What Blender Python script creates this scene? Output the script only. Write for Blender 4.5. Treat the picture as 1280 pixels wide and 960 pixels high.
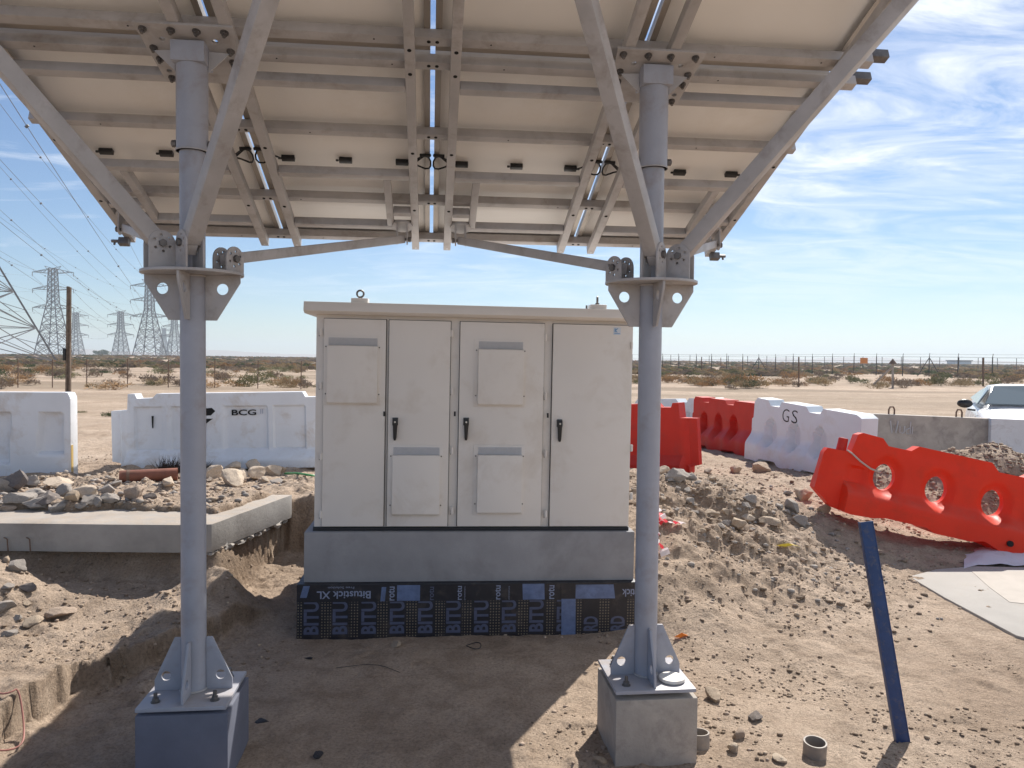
import bpy, bmesh, math, random
import numpy as np
from mathutils import Vector, Matrix, geometry
for o in list(bpy.data.objects): bpy.data.objects.remove(o)
SC = bpy.context.scene
COL = SC.collection
rad = math.radians
# ------------------------------------------------------------------ camera
FPX = 961.0
cam = bpy.data.cameras.new('camera'); cam.sensor_width = 36; cam.lens = 36*FPX/1280
cam.clip_start = .05; cam.clip_end = 20000
camo = bpy.data.objects.new('camera', cam); COL.objects.link(camo); SC.camera = camo
EYE = Vector((0, 0, 1.75))
CR = Matrix.Rotation(rad(90-1.79), 3, 'X') @ Matrix.Rotation(rad(.57), 3, 'Z')
camo.matrix_world = Matrix.Translation(EYE) @ CR.to_4x4()
# ------------------------------------------------------------------ light
SUN_AZ, SUN_EL = 26.0, 47.0
SKY_STRENGTH, SUN_STRENGTH, EXPOSURE = .068, 5.0, .55
SC.view_settings.view_transform = 'Standard'; SC.view_settings.look = 'None'
SC.view_settings.exposure = EXPOSURE; SC.view_settings.gamma = 1
SC.render.engine = 'CYCLES'
sd = Vector((math.sin(rad(SUN_AZ))*math.cos(rad(SUN_EL)), math.cos(rad(SUN_AZ))*math.cos(rad(SUN_EL)), math.sin(rad(SUN_EL))))
sl = bpy.data.lights.new('sun', 'SUN'); sl.energy = SUN_STRENGTH; sl.angle = rad(.53); sl.color = (1, .95, .87)
slo = bpy.data.objects.new('sun', sl); COL.objects.link(slo); slo.rotation_euler = sd.to_track_quat('Z', 'Y').to_euler(); slo.location = (0, 0, 60)
W = bpy.data.worlds.new('World'); SC.world = W; W.use_nodes = True
nt = W.node_tree; nt.nodes.clear()
def N(nt, t, **k):
    n = nt.nodes.new(t)
    for a, b in k.items(): setattr(n, a, b)
    return n
def L(nt, a, b): nt.links.new(a, b)
def math_n(nt, op, a, b=None, c=None, clamp=False):
    n = N(nt, 'ShaderNodeMath', operation=op); n.use_clamp = clamp
    for i, v in enumerate((a, b, c)):
        if v is None: continue
        if hasattr(v, 'is_linked'): L(nt, v, n.inputs[i])
        else: n.inputs[i].default_value = v
    return n.outputs[0]
def mix_n(nt, fac, a, b, blend='MIX'):
    n = N(nt, 'ShaderNodeMix', data_type='RGBA', blend_type=blend); n.clamp_factor = True
    for s, v in ((n.inputs[0], fac), (n.inputs[6], a), (n.inputs[7], b)):
        if hasattr(v, 'is_linked'): L(nt, v, s)
        elif isinstance(v, (int, float)): s.default_value = v
        else: s.default_value = (*v, 1) if len(v) == 3 else v
    return n.outputs[2]
def ramp_n(nt, fac, stops):
    r = N(nt, 'ShaderNodeValToRGB'); L(nt, fac, r.inputs[0]); e = r.color_ramp.elements
    while len(e) < len(stops): e.new(.5)
    for el, (p, c) in zip(e, stops):
        el.position = p; el.color = (c, c, c, 1) if isinstance(c, (int, float)) else (*c, 1)
    return r.outputs[0]
def noise_n(nt, vec, scale, detail=4, rough=.55, dist=0):
    n = N(nt, 'ShaderNodeTexNoise'); n.inputs['Scale'].default_value = scale; n.inputs['Detail'].default_value = detail
    n.inputs['Roughness'].default_value = rough; n.inputs['Distortion'].default_value = dist
    if vec is not None: L(nt, vec, n.inputs['Vector'])
    return n.outputs['Fac']
sky = N(nt, 'ShaderNodeTexSky', sky_type='NISHITA'); sky.sun_disc = False
sky.sun_elevation = rad(SUN_EL); sky.sun_rotation = rad(SUN_AZ)
sky.air_density = 1.0; sky.dust_density = .15; sky.ozone_density = 1.6; sky.altitude = 0
tc = N(nt, 'ShaderNodeTexCoord'); sep = N(nt, 'ShaderNodeSeparateXYZ'); L(nt, tc.outputs['Generated'], sep.inputs[0])
zz = math_n(nt, 'ADD', math_n(nt, 'MAXIMUM', sep.outputs[2], 0.0), .12)
cx = math_n(nt, 'DIVIDE', sep.outputs[0], zz); cy = math_n(nt, 'DIVIDE', sep.outputs[1], zz)
def cloud_uv(rot, sx, sy, ox, oy):
    cmb = N(nt, 'ShaderNodeCombineXYZ'); L(nt, cx, cmb.inputs[0]); L(nt, cy, cmb.inputs[1])
    mp = N(nt, 'ShaderNodeMapping'); mp.inputs['Rotation'].default_value = (0, 0, rad(rot))
    mp.inputs['Scale'].default_value = (sx, sy, 1); mp.inputs['Location'].default_value = (ox, oy, 0)
    L(nt, cmb.outputs[0], mp.inputs[0]); return mp.outputs[0]
streak = noise_n(nt, cloud_uv(-32, .9, 1.9, 3.1, 1.7), 1.5, 10, .63, 1.9)
body = noise_n(nt, cloud_uv(-20, .5, .9, 4.3, 2.2), .9, 4, .5, .4)
side = math_n(nt, 'MULTIPLY_ADD', math_n(nt, 'MULTIPLY', sep.outputs[0], 1.0), .16, 0.0)
cf = math_n(nt, 'ADD', math_n(nt, 'ADD', math_n(nt, 'MULTIPLY', streak, .62), math_n(nt, 'MULTIPLY', body, .45)), side)
cf = ramp_n(nt, cf, [(.49, 0.0), (.58, .38), (.70, 1.0)])
low = ramp_n(nt, sep.outputs[2], [(.0, .0), (.05, .12), (.22, 1.0)])
cf = math_n(nt, 'MULTIPLY', cf, low, clamp=True)
skc = mix_n(nt, 1.0, sky.outputs[0], (.90, .985, 1.13), 'MULTIPLY')
SKYC = mix_n(nt, math_n(nt, 'MULTIPLY', cf, .85), skc, (11.2, 11.6, 12.2))
bg = N(nt, 'ShaderNodeBackground'); L(nt, SKYC, bg.inputs[0]); bg.inputs[1].default_value = SKY_STRENGTH
wo = N(nt, 'ShaderNodeOutputWorld'); L(nt, bg.outputs[0], wo.inputs[0])

# ------------------------------------------------------------------ helpers
def ray(px, py): return CR @ Vector((px-640, -(py-480), -FPX))
def at(px, py, Y): d = ray(px, py); return EYE + d*(Y/d.y)
def gz(px, py, z): d = ray(px, py); return EYE + d*((z-1.75)/d.z)
def tag(o, label=None, cat=None, group=None, kind=None):
    for k, v in (('label', label), ('category', cat), ('group', group), ('kind', kind)):
        if v: o[k] = v
    return o
def thing(name, label, cat, loc=(0, 0, 0), group=None, rz=0):
    o = bpy.data.objects.new(name, None); COL.objects.link(o); o.location = loc; o.rotation_euler = (0, 0, rz)
    o.empty_display_size = .1; tag(o, label, cat, group); o['_w'] = 1 if rz == 0 else 0
    return o
def root_loc(p):
    while p.parent: p = p.parent
    return p.location.copy()
class MB:
    """collects shapes; build() links them as one mesh object"""
    def __init__(s): s.v = []; s.f = []; s.mi = []
    def add(s, vs, fs, mi=0):
        b = len(s.v); s.v += [tuple(v) for v in vs]; s.f += [tuple(b+i for i in f) for f in fs]; s.mi += [mi]*len(fs); return s
    def box(s, a, b, M=None, mi=0):
        vs = [Vector((x, y, z)) for z in (a[2], b[2]) for y in (a[1], b[1]) for x in (a[0], b[0])]
        if M is not None: vs = [M @ v for v in vs]
        return s.add(vs, [(0, 2, 3, 1), (4, 5, 7, 6), (0, 1, 5, 4), (2, 6, 7, 3), (0, 4, 6, 2), (1, 3, 7, 5)], mi)
    def bar(s, p, q, w, h, up=(0, 0, 1), mi=0):
        p = Vector(p); q = Vector(q); d = (q-p).normalized(); x = d.cross(Vector(up))
        if x.length < 1e-4: x = d.cross(Vector((1, 0, 0)))
        x.normalize(); y = x.cross(d)
        vs = [e + x*w/2*a + y*h/2*b for e in (p, q) for a, b in ((-1, -1), (1, -1), (1, 1), (-1, 1))]
        return s.add(vs, [(0, 1, 2, 3), (7, 6, 5, 4), (0, 4, 5, 1), (1, 5, 6, 2), (2, 6, 7, 3), (3, 7, 4, 0)], mi)
    def tube(s, p, q, r, r2=None, n=20, caps=True, mi=0, rin=None):
        p = Vector(p); q = Vector(q); r2 = r if r2 is None else r2; d = (q-p).normalized()
        x = d.orthogonal().normalized(); y = d.cross(x)
        ring = [x*math.cos(a)+y*math.sin(a) for a in [2*math.pi*i/n for i in range(n)]]
        vs = [p+c*r for c in ring]+[q+c*r2 for c in ring]; fs = [(i, (i+1) % n, n+(i+1) % n, n+i) for i in range(n)]
        if rin:
            vs += [p+c*rin for c in ring]+[q+c*rin for c in ring]
            for i in range(n):
                j = (i+1) % n; fs += [(2*n+i, 3*n+i, 3*n+j, 2*n+j), (i, 2*n+i, 2*n+j, j), (n+i, n+j, 3*n+j, 3*n+i)]
        elif caps: fs += [tuple(range(n))[::-1], tuple(range(n, 2*n))]
        return s.add(vs, fs, mi)
    def path(s, pts, r, n=8, mi=0, closed=False):
        pts = [Vector(p) for p in pts]; m = len(pts); vs = []; x = None
        for i, p in enumerate(pts):
            a = pts[(i-1) % m] if closed or i > 0 else p; b = pts[(i+1) % m] if closed or i < m-1 else p
            d = (b-a).normalized()
            x = d.orthogonal().normalized() if x is None else (x - d*x.dot(d)).normalized()
            y = d.cross(x); rr = r[i] if isinstance(r, (list, tuple)) else r
            vs += [p+(x*math.cos(2*math.pi*k/n)+y*math.sin(2*math.pi*k/n))*rr for k in range(n)]
        fs = []
        for i in range(m if closed else m-1):
            for k in range(n):
                j = (i+1) % m; fs.append((i*n+k, i*n+(k+1) % n, j*n+(k+1) % n, j*n+k))
        if not closed: fs += [tuple(range(n))[::-1], tuple(range((m-1)*n, m*n))]
        return s.add(vs, fs, mi)
    def plate(s, outer, holes, th, M, mi=0):
        """flat plate in the local xy plane of M, holes cut through, thickness th along z (centred)"""
        loops = [[Vector((x, y, 0)) for x, y in lp] for lp in [outer]+list(holes)]
        tris = geometry.tessellate_polygon(loops); flat = [v for lp in loops for v in lp]; n = len(flat)
        vs = [M @ Vector((v.x, v.y, th/2)) for v in flat]+[M @ Vector((v.x, v.y, -th/2)) for v in flat]
        fs = []
        for t in tris:
            a, b, c = t; ar = (flat[b]-flat[a]).cross(flat[c]-flat[a]).z
            if abs(ar) < 1e-12: continue
            if ar < 0: a, b, c = a, c, b
            fs += [(a, b, c), (n+c, n+b, n+a)]
        k = 0
        for lp in loops:
            m = len(lp); ar = sum(lp[i].x*lp[(i+1) % m].y-lp[(i+1) % m].x*lp[i].y for i in range(m))
            sgn = (ar > 0) == (k == 0)
            for i in range(m):
                a, b = k+i, k+(i+1) % m
                fs.append((a, n+a, n+b, b) if sgn else (b, n+b, n+a, a))
            k += m
        return s.add(vs, fs, mi)
    def build(s, name, mat, parent=None, bevel=0, smooth=False, world=True, kind=None, segs=2):
        off = root_loc(parent) if (parent is not None and world) else Vector((0, 0, 0))
        me = bpy.data.meshes.new(name)
        me.from_pydata([(v[0]-off.x, v[1]-off.y, v[2]-off.z) for v in s.v], [], s.f)
        mats = mat if isinstance(mat, (list, tuple)) else [mat]
        for m in mats: me.materials.append(m)
        if len(mats) > 1: me.polygons.foreach_set('material_index', s.mi)
        if bevel:
            bm = bmesh.new(); bm.from_mesh(me)
            bmesh.ops.remove_doubles(bm, verts=bm.verts, dist=1e-5)
            es = [e for e in bm.edges if len(e.link_faces) == 2 and e.calc_face_angle(0) > rad(32)]
            bmesh.ops.bevel(bm, geom=es, offset=bevel, segments=segs, affect='EDGES', profile=.6, clamp_overlap=True)
            bm.to_mesh(me); bm.free(); smooth = True
        if smooth:
            me.polygons.foreach_set('use_smooth', [True]*len(me.polygons)); me.set_sharp_from_angle(angle=rad(38))
        me.update()
        o = bpy.data.objects.new(name, me); COL.objects.link(o)
        if parent is not None: o.parent = parent
        if kind: o['kind'] = kind
        return o
def circ(cx, cy, r, n=14, ry=None): return [(cx+r*math.cos(2*math.pi*i/n), cy+(ry or r)*math.sin(2*math.pi*i/n)) for i in range(n)]
def frame(o, x, y, z=None):
    x = Vector(x).normalized(); y = Vector(y).normalized(); z = Vector(z) if z is not None else x.cross(y)
    M = Matrix((x, y, z)).transposed().to_4x4(); M.translation = Vector(o); return M
def copy_tree(o, parent=None):
    c = o.copy(); COL.objects.link(c); c.parent = parent
    for ch in list(o.children): copy_tree(ch, c)
    return c
def share(o, name, loc, parent, rot=None, sc=None):
    c = bpy.data.objects.new(name, o.data); COL.objects.link(c); c.parent = parent; c.location = loc
    if rot: c.rotation_euler = rot
    if sc: c.scale = sc
    return c
_txt = {}
def text_data(s, bold=.0):
    if (s, bold) not in _txt:
        cu = bpy.data.curves.new('t', 'FONT'); cu.body = s; cu.size = 1; cu.offset = bold; cu.resolution_u = 3
        ob = bpy.data.objects.new('t', cu); COL.objects.link(ob); dg = bpy.context.evaluated_depsgraph_get()
        me = bpy.data.meshes.new_from_object(ob.evaluated_get(dg)); bpy.data.objects.remove(ob)
        vs = [(v.co.x, v.co.y) for v in me.vertices]; fs = [tuple(p.vertices) for p in me.polygons]
        x0 = min(v[0] for v in vs); x1 = max(v[0] for v in vs); y0 = min(v[1] for v in vs); y1 = max(v[1] for v in vs)
        _txt[(s, bold)] = ([((x-x0)/(x1-x0), (y-y0)/(y1-y0)) for x, y in vs], fs)
    return _txt[(s, bold)]
def text(s, M, w, h, bold=.01):
    """lettering of size w x h with its lower left corner at the origin of M"""
    vs, fs = text_data(s, bold); mb = MB(); mb.add([M @ Vector((x*w, y*h, 0)) for x, y in vs], fs); return mb

# ------------------------------------------------------------------ materials
def material(name, base, rough=.6, metal=0, spec=.5, var=.0, vscale=8, dark=None, dscale=3, damt=.0, bump=0, bscale=60, transl=0, dust=None, dustamt=0):
    m = bpy.data.materials.new(name); m.use_nodes = True; t = m.node_tree; p = t.nodes['Principled BSDF']
    p.inputs['Roughness'].default_value = rough; p.inputs['Metallic'].default_value = metal
    p.inputs['Specular IOR Level'].default_value = spec
    tcn = N(t, 'ShaderNodeTexCoord'); vec = tcn.outputs['Object']; col = None
    c = base
    if var:
        f = noise_n(t, vec, vscale, 5, .6)
        f = ramp_n(t, f, [(.3, 0.), (.7, 1.)])
        c = mix_n(t, f, tuple(x*(1-var) for x in base), tuple(min(1, x*(1+var)) for x in base))
    if dark:
        f = ramp_n(t, noise_n(t, vec, dscale, 7, .68, .3), [(.52, 0.), (.70, 1.)])
        c = mix_n(t, math_n(t, 'MULTIPLY', f, damt), c, dark)
    if dust:
        g = N(t, 'ShaderNodeNewGeometry'); sp = N(t, 'ShaderNodeSeparateXYZ'); L(t, g.outputs['Normal'], sp.inputs[0])
        f = ramp_n(t, sp.outputs[2], [(.35, 0.), (.95, 1.)])
        f = math_n(t, 'MULTIPLY', math_n(t, 'MULTIPLY', f, ramp_n(t, noise_n(t, vec, 14, 4), [(.35, .35), (.65, 1.)])), dustamt)
        c = mix_n(t, f, c, dust)
    if hasattr(c, 'is_linked'): L(t, c, p.inputs['Base Color'])
    else: p.inputs['Base Color'].default_value = (*c, 1)
    if var:
        r = math_n(t, 'MULTIPLY_ADD', noise_n(t, vec, vscale*2.3, 4), .3, rough-.15, clamp=True); L(t, r, p.inputs['Roughness'])
    if bump:
        b = N(t, 'ShaderNodeBump'); b.inputs['Strength'].default_value = 1; b.inputs['Distance'].default_value = bump
        L(t, noise_n(t, vec, bscale, 6, .65), b.inputs['Height']); L(t, b.outputs[0], p.inputs['Normal'])
    if transl:
        tr = N(t, 'ShaderNodeBsdfTranslucent'); mx = N(t, 'ShaderNodeMixShader'); mx.inputs[0].default_value = transl
        if hasattr(c, 'is_linked'): L(t, c, tr.inputs[0])
        else: tr.inputs[0].default_value = (*c, 1)
        L(t, p.outputs[0], mx.inputs[1]); L(t, tr.outputs[0], mx.inputs[2]); L(t, mx.outputs[0], t.nodes['Material Output'].inputs[0])
    return m
M = {}
SAND = (.40, .32, .245)
M['steel'] = material('painted_grey_steel', (.42, .405, .405), .48, 0, .5, .14, 5, (.20, .155, .125), 7, .5, .0006, 120, dust=SAND, dustamt=.35)
M['pole'] = material('grey_pole_paint', (.34, .355, .41), .42, 0, .5, .12, 4, (.25, .20, .17), 7, .45, .0003, 150, dust=SAND, dustamt=.4)
M['galv'] = material('dark_bolt_steel', (.16, .15, .145), .5, .6, .5, .25, 30)
M['hole'] = material('black_hole', (.008, .008, .008), .9)
M['black'] = material('black_plastic', (.012, .012, .013), .38, 0, .5)
M['back'] = material('cream_module_backsheet', (.86, .85, .83), .42, 0, .4, .03, 2, (.64, .59, .51), 1.4, .35)
M['alu'] = material('anodised_module_frame', (.42, .38, .34), .45, .5, .5, .06, 9)
M['glass'] = material('dark_solar_glass', (.012, .016, .03), .08, 0, .5)
M['cab'] = material('cream_powder_coat', (.76, .725, .685), .42, 0, .5, .03, 2.2, (.52, .44, .35), 3.4, .34, .0002, 240, dust=SAND, dustamt=.35)
M['cabfilter'] = material('grey_filter_mesh', (.56, .57, .60), .7, 0, .3, .05, 60)
M['gap'] = material('dark_rubber_seal', (.03, .03, .032), .8)
M['conc'] = material('grey_concrete', (.40, .355, .31), .85, 0, .3, .16, 7, (.20, .18, .165), 6, .65, .003, 70)
M['concd'] = material('raw_base_concrete', (.31, .305, .315), .85, 0, .3, .13, 3.5, (.20, .19, .19), 2.2, .55, .0012, 80)
M['slabc'] = material('dusty_slab_concrete', (.34, .32, .30), .9, 0, .3, .16, 4, (.20, .18, .165), 2.6, .6, .003, 50, dust=SAND, dustamt=.6)
M['pedc'] = material('dark_bluish_concrete', (.145, .155, .20), .75, 0, .35, .10, 6, (.14, .15, .2), 5, .4, .0008, 80)  # dark bluish tone of the left foundation block
M['membrane'] = material('black_bitumen_film', (.018, .018, .024), .42, 0, .5, .2, 12, SAND, 7, .12, .004, 14)
M['ink'] = material('blue_grey_print', (.085, .10, .165), .5, 0, .5, .12, 25)
M['inkw'] = material('pale_print', (.26, .30, .42), .5)
M['bluefilm'] = material('pale_blue_release_film', (.125, .175, .31), .35, 0, .5, .25, 16, (.06, .07, .10), 9, .5, .003, 12)
M['white'] = material('white_barrier_paint', (.66, .69, .74), .55, 0, .4, .05, 3, (.40, .31, .22), 3.2, .55, .0008, 60, dust=SAND, dustamt=.2)
M['whitep'] = material('white_translucent_plastic', (.72, .77, .82), .42, 0, .45, .03, 3, (.5, .42, .33), 3, .3, transl=.22)
M['whitec'] = material('whitewashed_concrete', (.68, .68, .69), .8, 0, .3, .09, 5, (.33, .27, .23), 5, .6, .0015, 50)
M['orange'] = material('faded_orange_plastic', (.78, .042, .010), .50, 0, .35, .06, 3, (.50, .05, .02), 3.5, .4, .0004, 50, transl=.22, dust=SAND, dustamt=.18)
M['red'] = material('red_barrier_plastic', (.62, .030, .014), .5, 0, .45, .07, 3, (.35, .05, .04), 4, .4, .0004, 50, transl=.22, dust=SAND, dustamt=.15)
M['soot'] = material('sooty_base', (.06, .03, .025), .8, 0, .3, .3, 20)
M['blue'] = material('blue_painted_steel', (.013, .045, .15), .45, 0, .5, .15, 20, (.15, .12, .09), 30, .5, .0006, 90)
M['wood'] = material('weathered_timber', (.17, .13, .10), .9, 0, .2, .3, 14, (.07, .05, .04), 9, .5, .002, 60)
M['brownpipe'] = material('rusty_brown_pipe', (.22, .085, .055), .7, 0, .4, .2, 12, (.06, .03, .02), 8, .6, .001, 60)
M['plank'] = material('pale_timber', (.55, .43, .30), .8, 0, .3, .12, 18)
M['pipe'] = material('weathered_plastic_pipe', (.27, .235, .205), .6, 0, .4, .12, 18, SAND, 14, .7)
M['pylon'] = material('galvanised_lattice_steel', (.15, .15, .16), .6, .3, .5)
M['wire'] = material('conductor_wire', (.10, .10, .105), .6, .3)
M['post'] = material('dark_fence_post', (.06, .055, .055), .7, 0, .3, .2, 8)
M['rust'] = material('rusty_post', (.17, .11, .08), .8, 0, .3, .2, 8)
M['sign'] = material('orange_sign', (.60, .22, .06), .6)
M['tapered'] = material('red_tape', (.75, .03, .05), .4, transl=.3)
M['tapew'] = material('white_tape', (.85, .78, .78), .4, transl=.3)
M['orangescrap'] = material('orange_scrap', (.85, .25, .02), .5, transl=.2)
M['yellow'] = material('yellow_scrap', (.80, .62, .05), .5, transl=.2)
M['green'] = material('green_hose', (.05, .28, .09), .45)
M['redw'] = material('red_cable', (.36, .15, .12), .5)
M['rope'] = material('dirty_rope', (.50, .42, .36), .9, 0, .2, .25, 120)
M['cap'] = material('dusty_white_cap', (.70, .67, .62), .6, 0, .4, .08, 12, SAND, 8, .6)
M['sheet'] = material('pale_plastic_sheet', (.62, .62, .68), .6, 0, .4, .08, 5, SAND, 4, .5, .003, 9)
M['pad'] = material('grey_screed', (.40, .375, .345), .92, 0, .2, .08, 2.2, (.34, .28, .22), 1.6, .5, .0015, 120)
M['smear'] = material('light_screed_stain', (.445, .405, .36), .92, 0, .2, .08, 5)
M['carpaint'] = material('white_car_paint', (.78, .78, .79), .25, 0, .5, .02, 2, dust=SAND, dustamt=.25)
M['carglass'] = material('car_glass', (.15, .18, .19), .08, 0, .8)
M['tyre'] = material('tyre_rubber', (.02, .02, .02), .8)
M['rim'] = material('wheel_rim', (.45, .45, .46), .35, .8)
M['lamp'] = material('headlight_lens', (.55, .57, .6), .12)
M['farwall'] = material('far_building_wall', (.35, .42, .50), .8)
for k, c, t_ in (('shrubtan', (.33, .25, .15), .15), ('shruborange', (.33, .205, .105), .15), ('shrubolive', (.19, .18, .095), .12),
                 ('shrubgreen', (.10, .12, .06), .12), ('shrubbrown', (.235, .18, .135), .1), ('twig', (.045, .035, .03), 0)):
    M[k] = material(k, c, .9, 0, .15, .3, 9, transl=t_)
for k, c in (('rockgrey', (.335, .305, .28)), ('rocktan', (.43, .34, .255)), ('rockpale', (.56, .46, .36)), ('rockdark', (.17, .15, .145)), ('rockpink', (.40, .31, .245))):
    M[k] = material(k, c, .92, 0, .2, .2, 11, tuple(x*.6 for x in c), 14, .6, .004, 55, dust=SAND, dustamt=.35)

def ground_material():
    m = bpy.data.materials.new('sandy_ground'); m.use_nodes = True; t = m.node_tree; p = t.nodes['Principled BSDF']
    p.inputs['Roughness'].default_value = .95; p.inputs['Specular IOR Level'].default_value = .15
    g = N(t, 'ShaderNodeNewGeometry'); pos = g.outputs['Position']
    big = ramp_n(t, noise_n(t, pos, .9, 6, .6), [(.35, 0.), (.65, 1.)])
    c = mix_n(t, big, (.40, .302, .225), (.52, .408, .315))
    mid = ramp_n(t, noise_n(t, pos, 4.5, 8, .7, .4), [(.45, 0.), (.68, 1.)])
    c = mix_n(t, math_n(t, 'MULTIPLY', mid, .75), c, (.27, .20, .145))
    # slope: the steeper the ground, the darker and browner its colour
    sp = N(t, 'ShaderNodeSeparateXYZ'); L(t, g.outputs['Normal'], sp.inputs[0])
    cut = ramp_n(t, sp.outputs[2], [(.35, 1.), (.85, 0.)])
    c = mix_n(t, math_n(t, 'MULTIPLY', cut, .6), c, (.21, .148, .10))
    fine = ramp_n(t, noise_n(t, pos, 70, 5, .7), [(.30, .60), (.5, .98), (.72, 1.14)])
    c = mix_n(t, 1., c, fine, 'MULTIPLY')
    v = N(t, 'ShaderNodeTexVoronoi'); v.inputs['Scale'].default_value = 95; L(t, pos, v.inputs['Vector'])
    peb = math_n(t, 'MULTIPLY', ramp_n(t, v.outputs['Distance'], [(.16, 1.), (.30, 0.)]), ramp_n(t, noise_n(t, pos, 5, 4), [(.50, 0.), (.62, .8)]))
    c = mix_n(t, peb, c, mix_n(t, v.outputs['Color'], (.20, .17, .15), (.52, .45, .38)))
    # far plain: scrubby brown patches and long pale wheel tracks
    sx = N(t, 'ShaderNodeSeparateXYZ'); L(t, pos, sx.inputs[0])
    farf = ramp_n(t, math_n(t, 'DIVIDE', sx.outputs[1], 200.0), [(.05, 0.), (.2, 1.)])
    mp = N(t, 'ShaderNodeMapping'); mp.inputs['Scale'].default_value = (.03, .16, 1); L(t, pos, mp.inputs[0])
    patch = ramp_n(t, noise_n(t, mp.outputs[0], 1.2, 6, .65, .5), [(.44, 0.), (.58, 1.)])
    c = mix_n(t, math_n(t, 'MULTIPLY', math_n(t, 'MULTIPLY', patch, farf), .75), c, (.20, .155, .11))
    mp2 = N(t, 'ShaderNodeMapping'); mp2.inputs['Scale'].default_value = (.05, 1.5, 1); mp2.inputs['Rotation'].default_value = (0, 0, .06); L(t, pos, mp2.inputs[0])
    trk = ramp_n(t, noise_n(t, mp2.outputs[0], .8, 3, .5), [(.52, 0.), (.60, 1.)])
    mid2 = ramp_n(t, math_n(t, 'DIVIDE', sx.outputs[1], 100.0), [(.10, 0.), (.13, 1.), (.36, 1.), (.42, 0.)])
    c = mix_n(t, math_n(t, 'MULTIPLY', math_n(t, 'MULTIPLY', trk, mid2), .35), c, (.32, .25, .18))
    L(t, c, p.inputs['Base Color'])
    b = N(t, 'ShaderNodeBump'); b.inputs['Distance'].default_value = .014; b.inputs['Strength'].default_value = 1
    hsum = math_n(t, 'ADD', noise_n(t, pos, 55, 7, .75), math_n(t, 'MULTIPLY', peb, .5)); L(t, hsum, b.inputs['Height'])
    b2 = N(t, 'ShaderNodeBump'); b2.inputs['Distance'].default_value = .035; b2.inputs['Strength'].default_value = .8
    L(t, noise_n(t, pos, 12, 8, .7), b2.inputs['Height']); L(t, b.outputs[0], b2.inputs['Normal']); L(t, b2.outputs[0], p.inputs['Normal'])
    return m
M['ground'] = ground_material()

# ------------------------------------------------------------------ terrain
def vnoise(x, y, sc, seed):
    x = np.asarray(x, float)*sc+seed*17.3; y = np.asarray(y, float)*sc+seed*9.1
    xi = np.floor(x); yi = np.floor(y); fx = x-xi; fy = y-yi
    def h(a, b):
        v = np.sin(a*127.1+b*311.7+seed*74.7)*43758.5453; return v-np.floor(v)
    u = fx*fx*fx*(fx*(fx*6-15)+10); w = fy*fy*fy*(fy*(fy*6-15)+10)
    return (h(xi, yi)*(1-u)+h(xi+1, yi)*u)*(1-w)+(h(xi, yi+1)*(1-u)+h(xi+1, yi+1)*u)*w-.5
def fbm(x, y, sc, seed, octv=4, g=.55):
    r = 0; a = 1
    for k in range(octv):
        ca, sa = math.cos(k*1.1), math.sin(k*1.1)
        r = r+a*vnoise(x*ca-y*sa, x*sa+y*ca, sc*2.03**k, seed+k); a *= g
    return r
def sst(a, b, x): t = np.clip((x-a)/(b-a), 0, 1); return t*t*(3-2*t)
CP = np.array([(-1.4, 2.4, 0), (-1.4, 3.3, 0), (-.4, 3, 0), (.6, 2.4, 0), (.6, 3.3, 0), (-.4, 4, 0), (-.4, 4.7, 0), (.7, 4.5, 0), (-1.2, 4.7, 0),
    (-1.3, 5.5, .02), (-1.2, 6.2, .05), (-.3, 5.6, .02), (.5, 5.8, .1), (1.0, 2.6, 0), (1.2, 3.4, 0), (2.2, 3.4, -.01), (3, 3.4, 0), (1.5, 4.2, .0),
    (2.5, 4.5, .0), (1.0, 4.72, .05), (1.05, 5.15, .28), (1.0, 5.6, .42), (.95, 6.07, .5), (1.2, 6.2, .5), (1.5, 5.9, .35), (1.6, 5.3, .2), (1.9, 5.6, .15),
    (2.0, 6.1, .25), (2.6, 6.9, .35), (2.3, 7.6, .5), (2.0, 7.9, .56), (1.6, 7, .58), (2.4, 6.3, .2), (3.0, 6.4, .12), (3.3, 7.1, .22), (2.8, 7.25, .40),
    (4.3, 6.3, .04), (4.5, 7, .08), (3.8, 5.5, .0), (3.5, 4.4, 0), (5, 4.5, 0), (5, 3, 0), (6, 6, .05), (7, 7, .08), (1.5, 9, .45), (2.5, 9, .45),
    (3.2, 10, .42), (3.5, 11.5, .4), (2.5, 12, .4), (1, 12, .45), (4.5, 9.8, .35), (6, 10.4, .3), (8, 9, .2), (8, 12, .1), (9.3, 13.5, -.02), (7, 14, .08),
    (5, 14, .22), (.2, 7.5, .56), (.8, 7, .56), (2, 15, .35), (-2, 3, .05), (-2, 8, .55), (-5, 8, .55), (-5, 13, .48), (-1, 13, .5), (-5, 3, .1), (12, 14, .1), (12, 5, .05), (-9, 9, .5), (-9, 3, .2), (.5, 4.75, -.03), (.75, 4.72, -.02), (.9, 4.4, 0)]+[(*gz(px, py, .06)[:2], .052) for px, py in ((1136, 722), (1170, 713), (1215, 709), (1290, 711), (1416, 716), (1330, 812), (1270, 796), (1225, 772), (1180, 748), (1250, 740), (1330, 760))])
def tps_fit(P):
    n = len(P); d = np.hypot(P[:, None, 0]-P[None, :, 0], P[:, None, 1]-P[None, :, 1]); K = d*d*np.log(d+1e-9)+np.eye(n)*.02
    Q = np.c_[np.ones(n), P[:, :2]]; A = np.block([[K, Q], [Q.T, np.zeros((3, 3))]])
    return np.linalg.solve(A, np.r_[P[:, 2], 0, 0, 0])
TW = tps_fit(CP)
def slab_xr(Y): return -2.055+(Y-5.25)*.185
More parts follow.
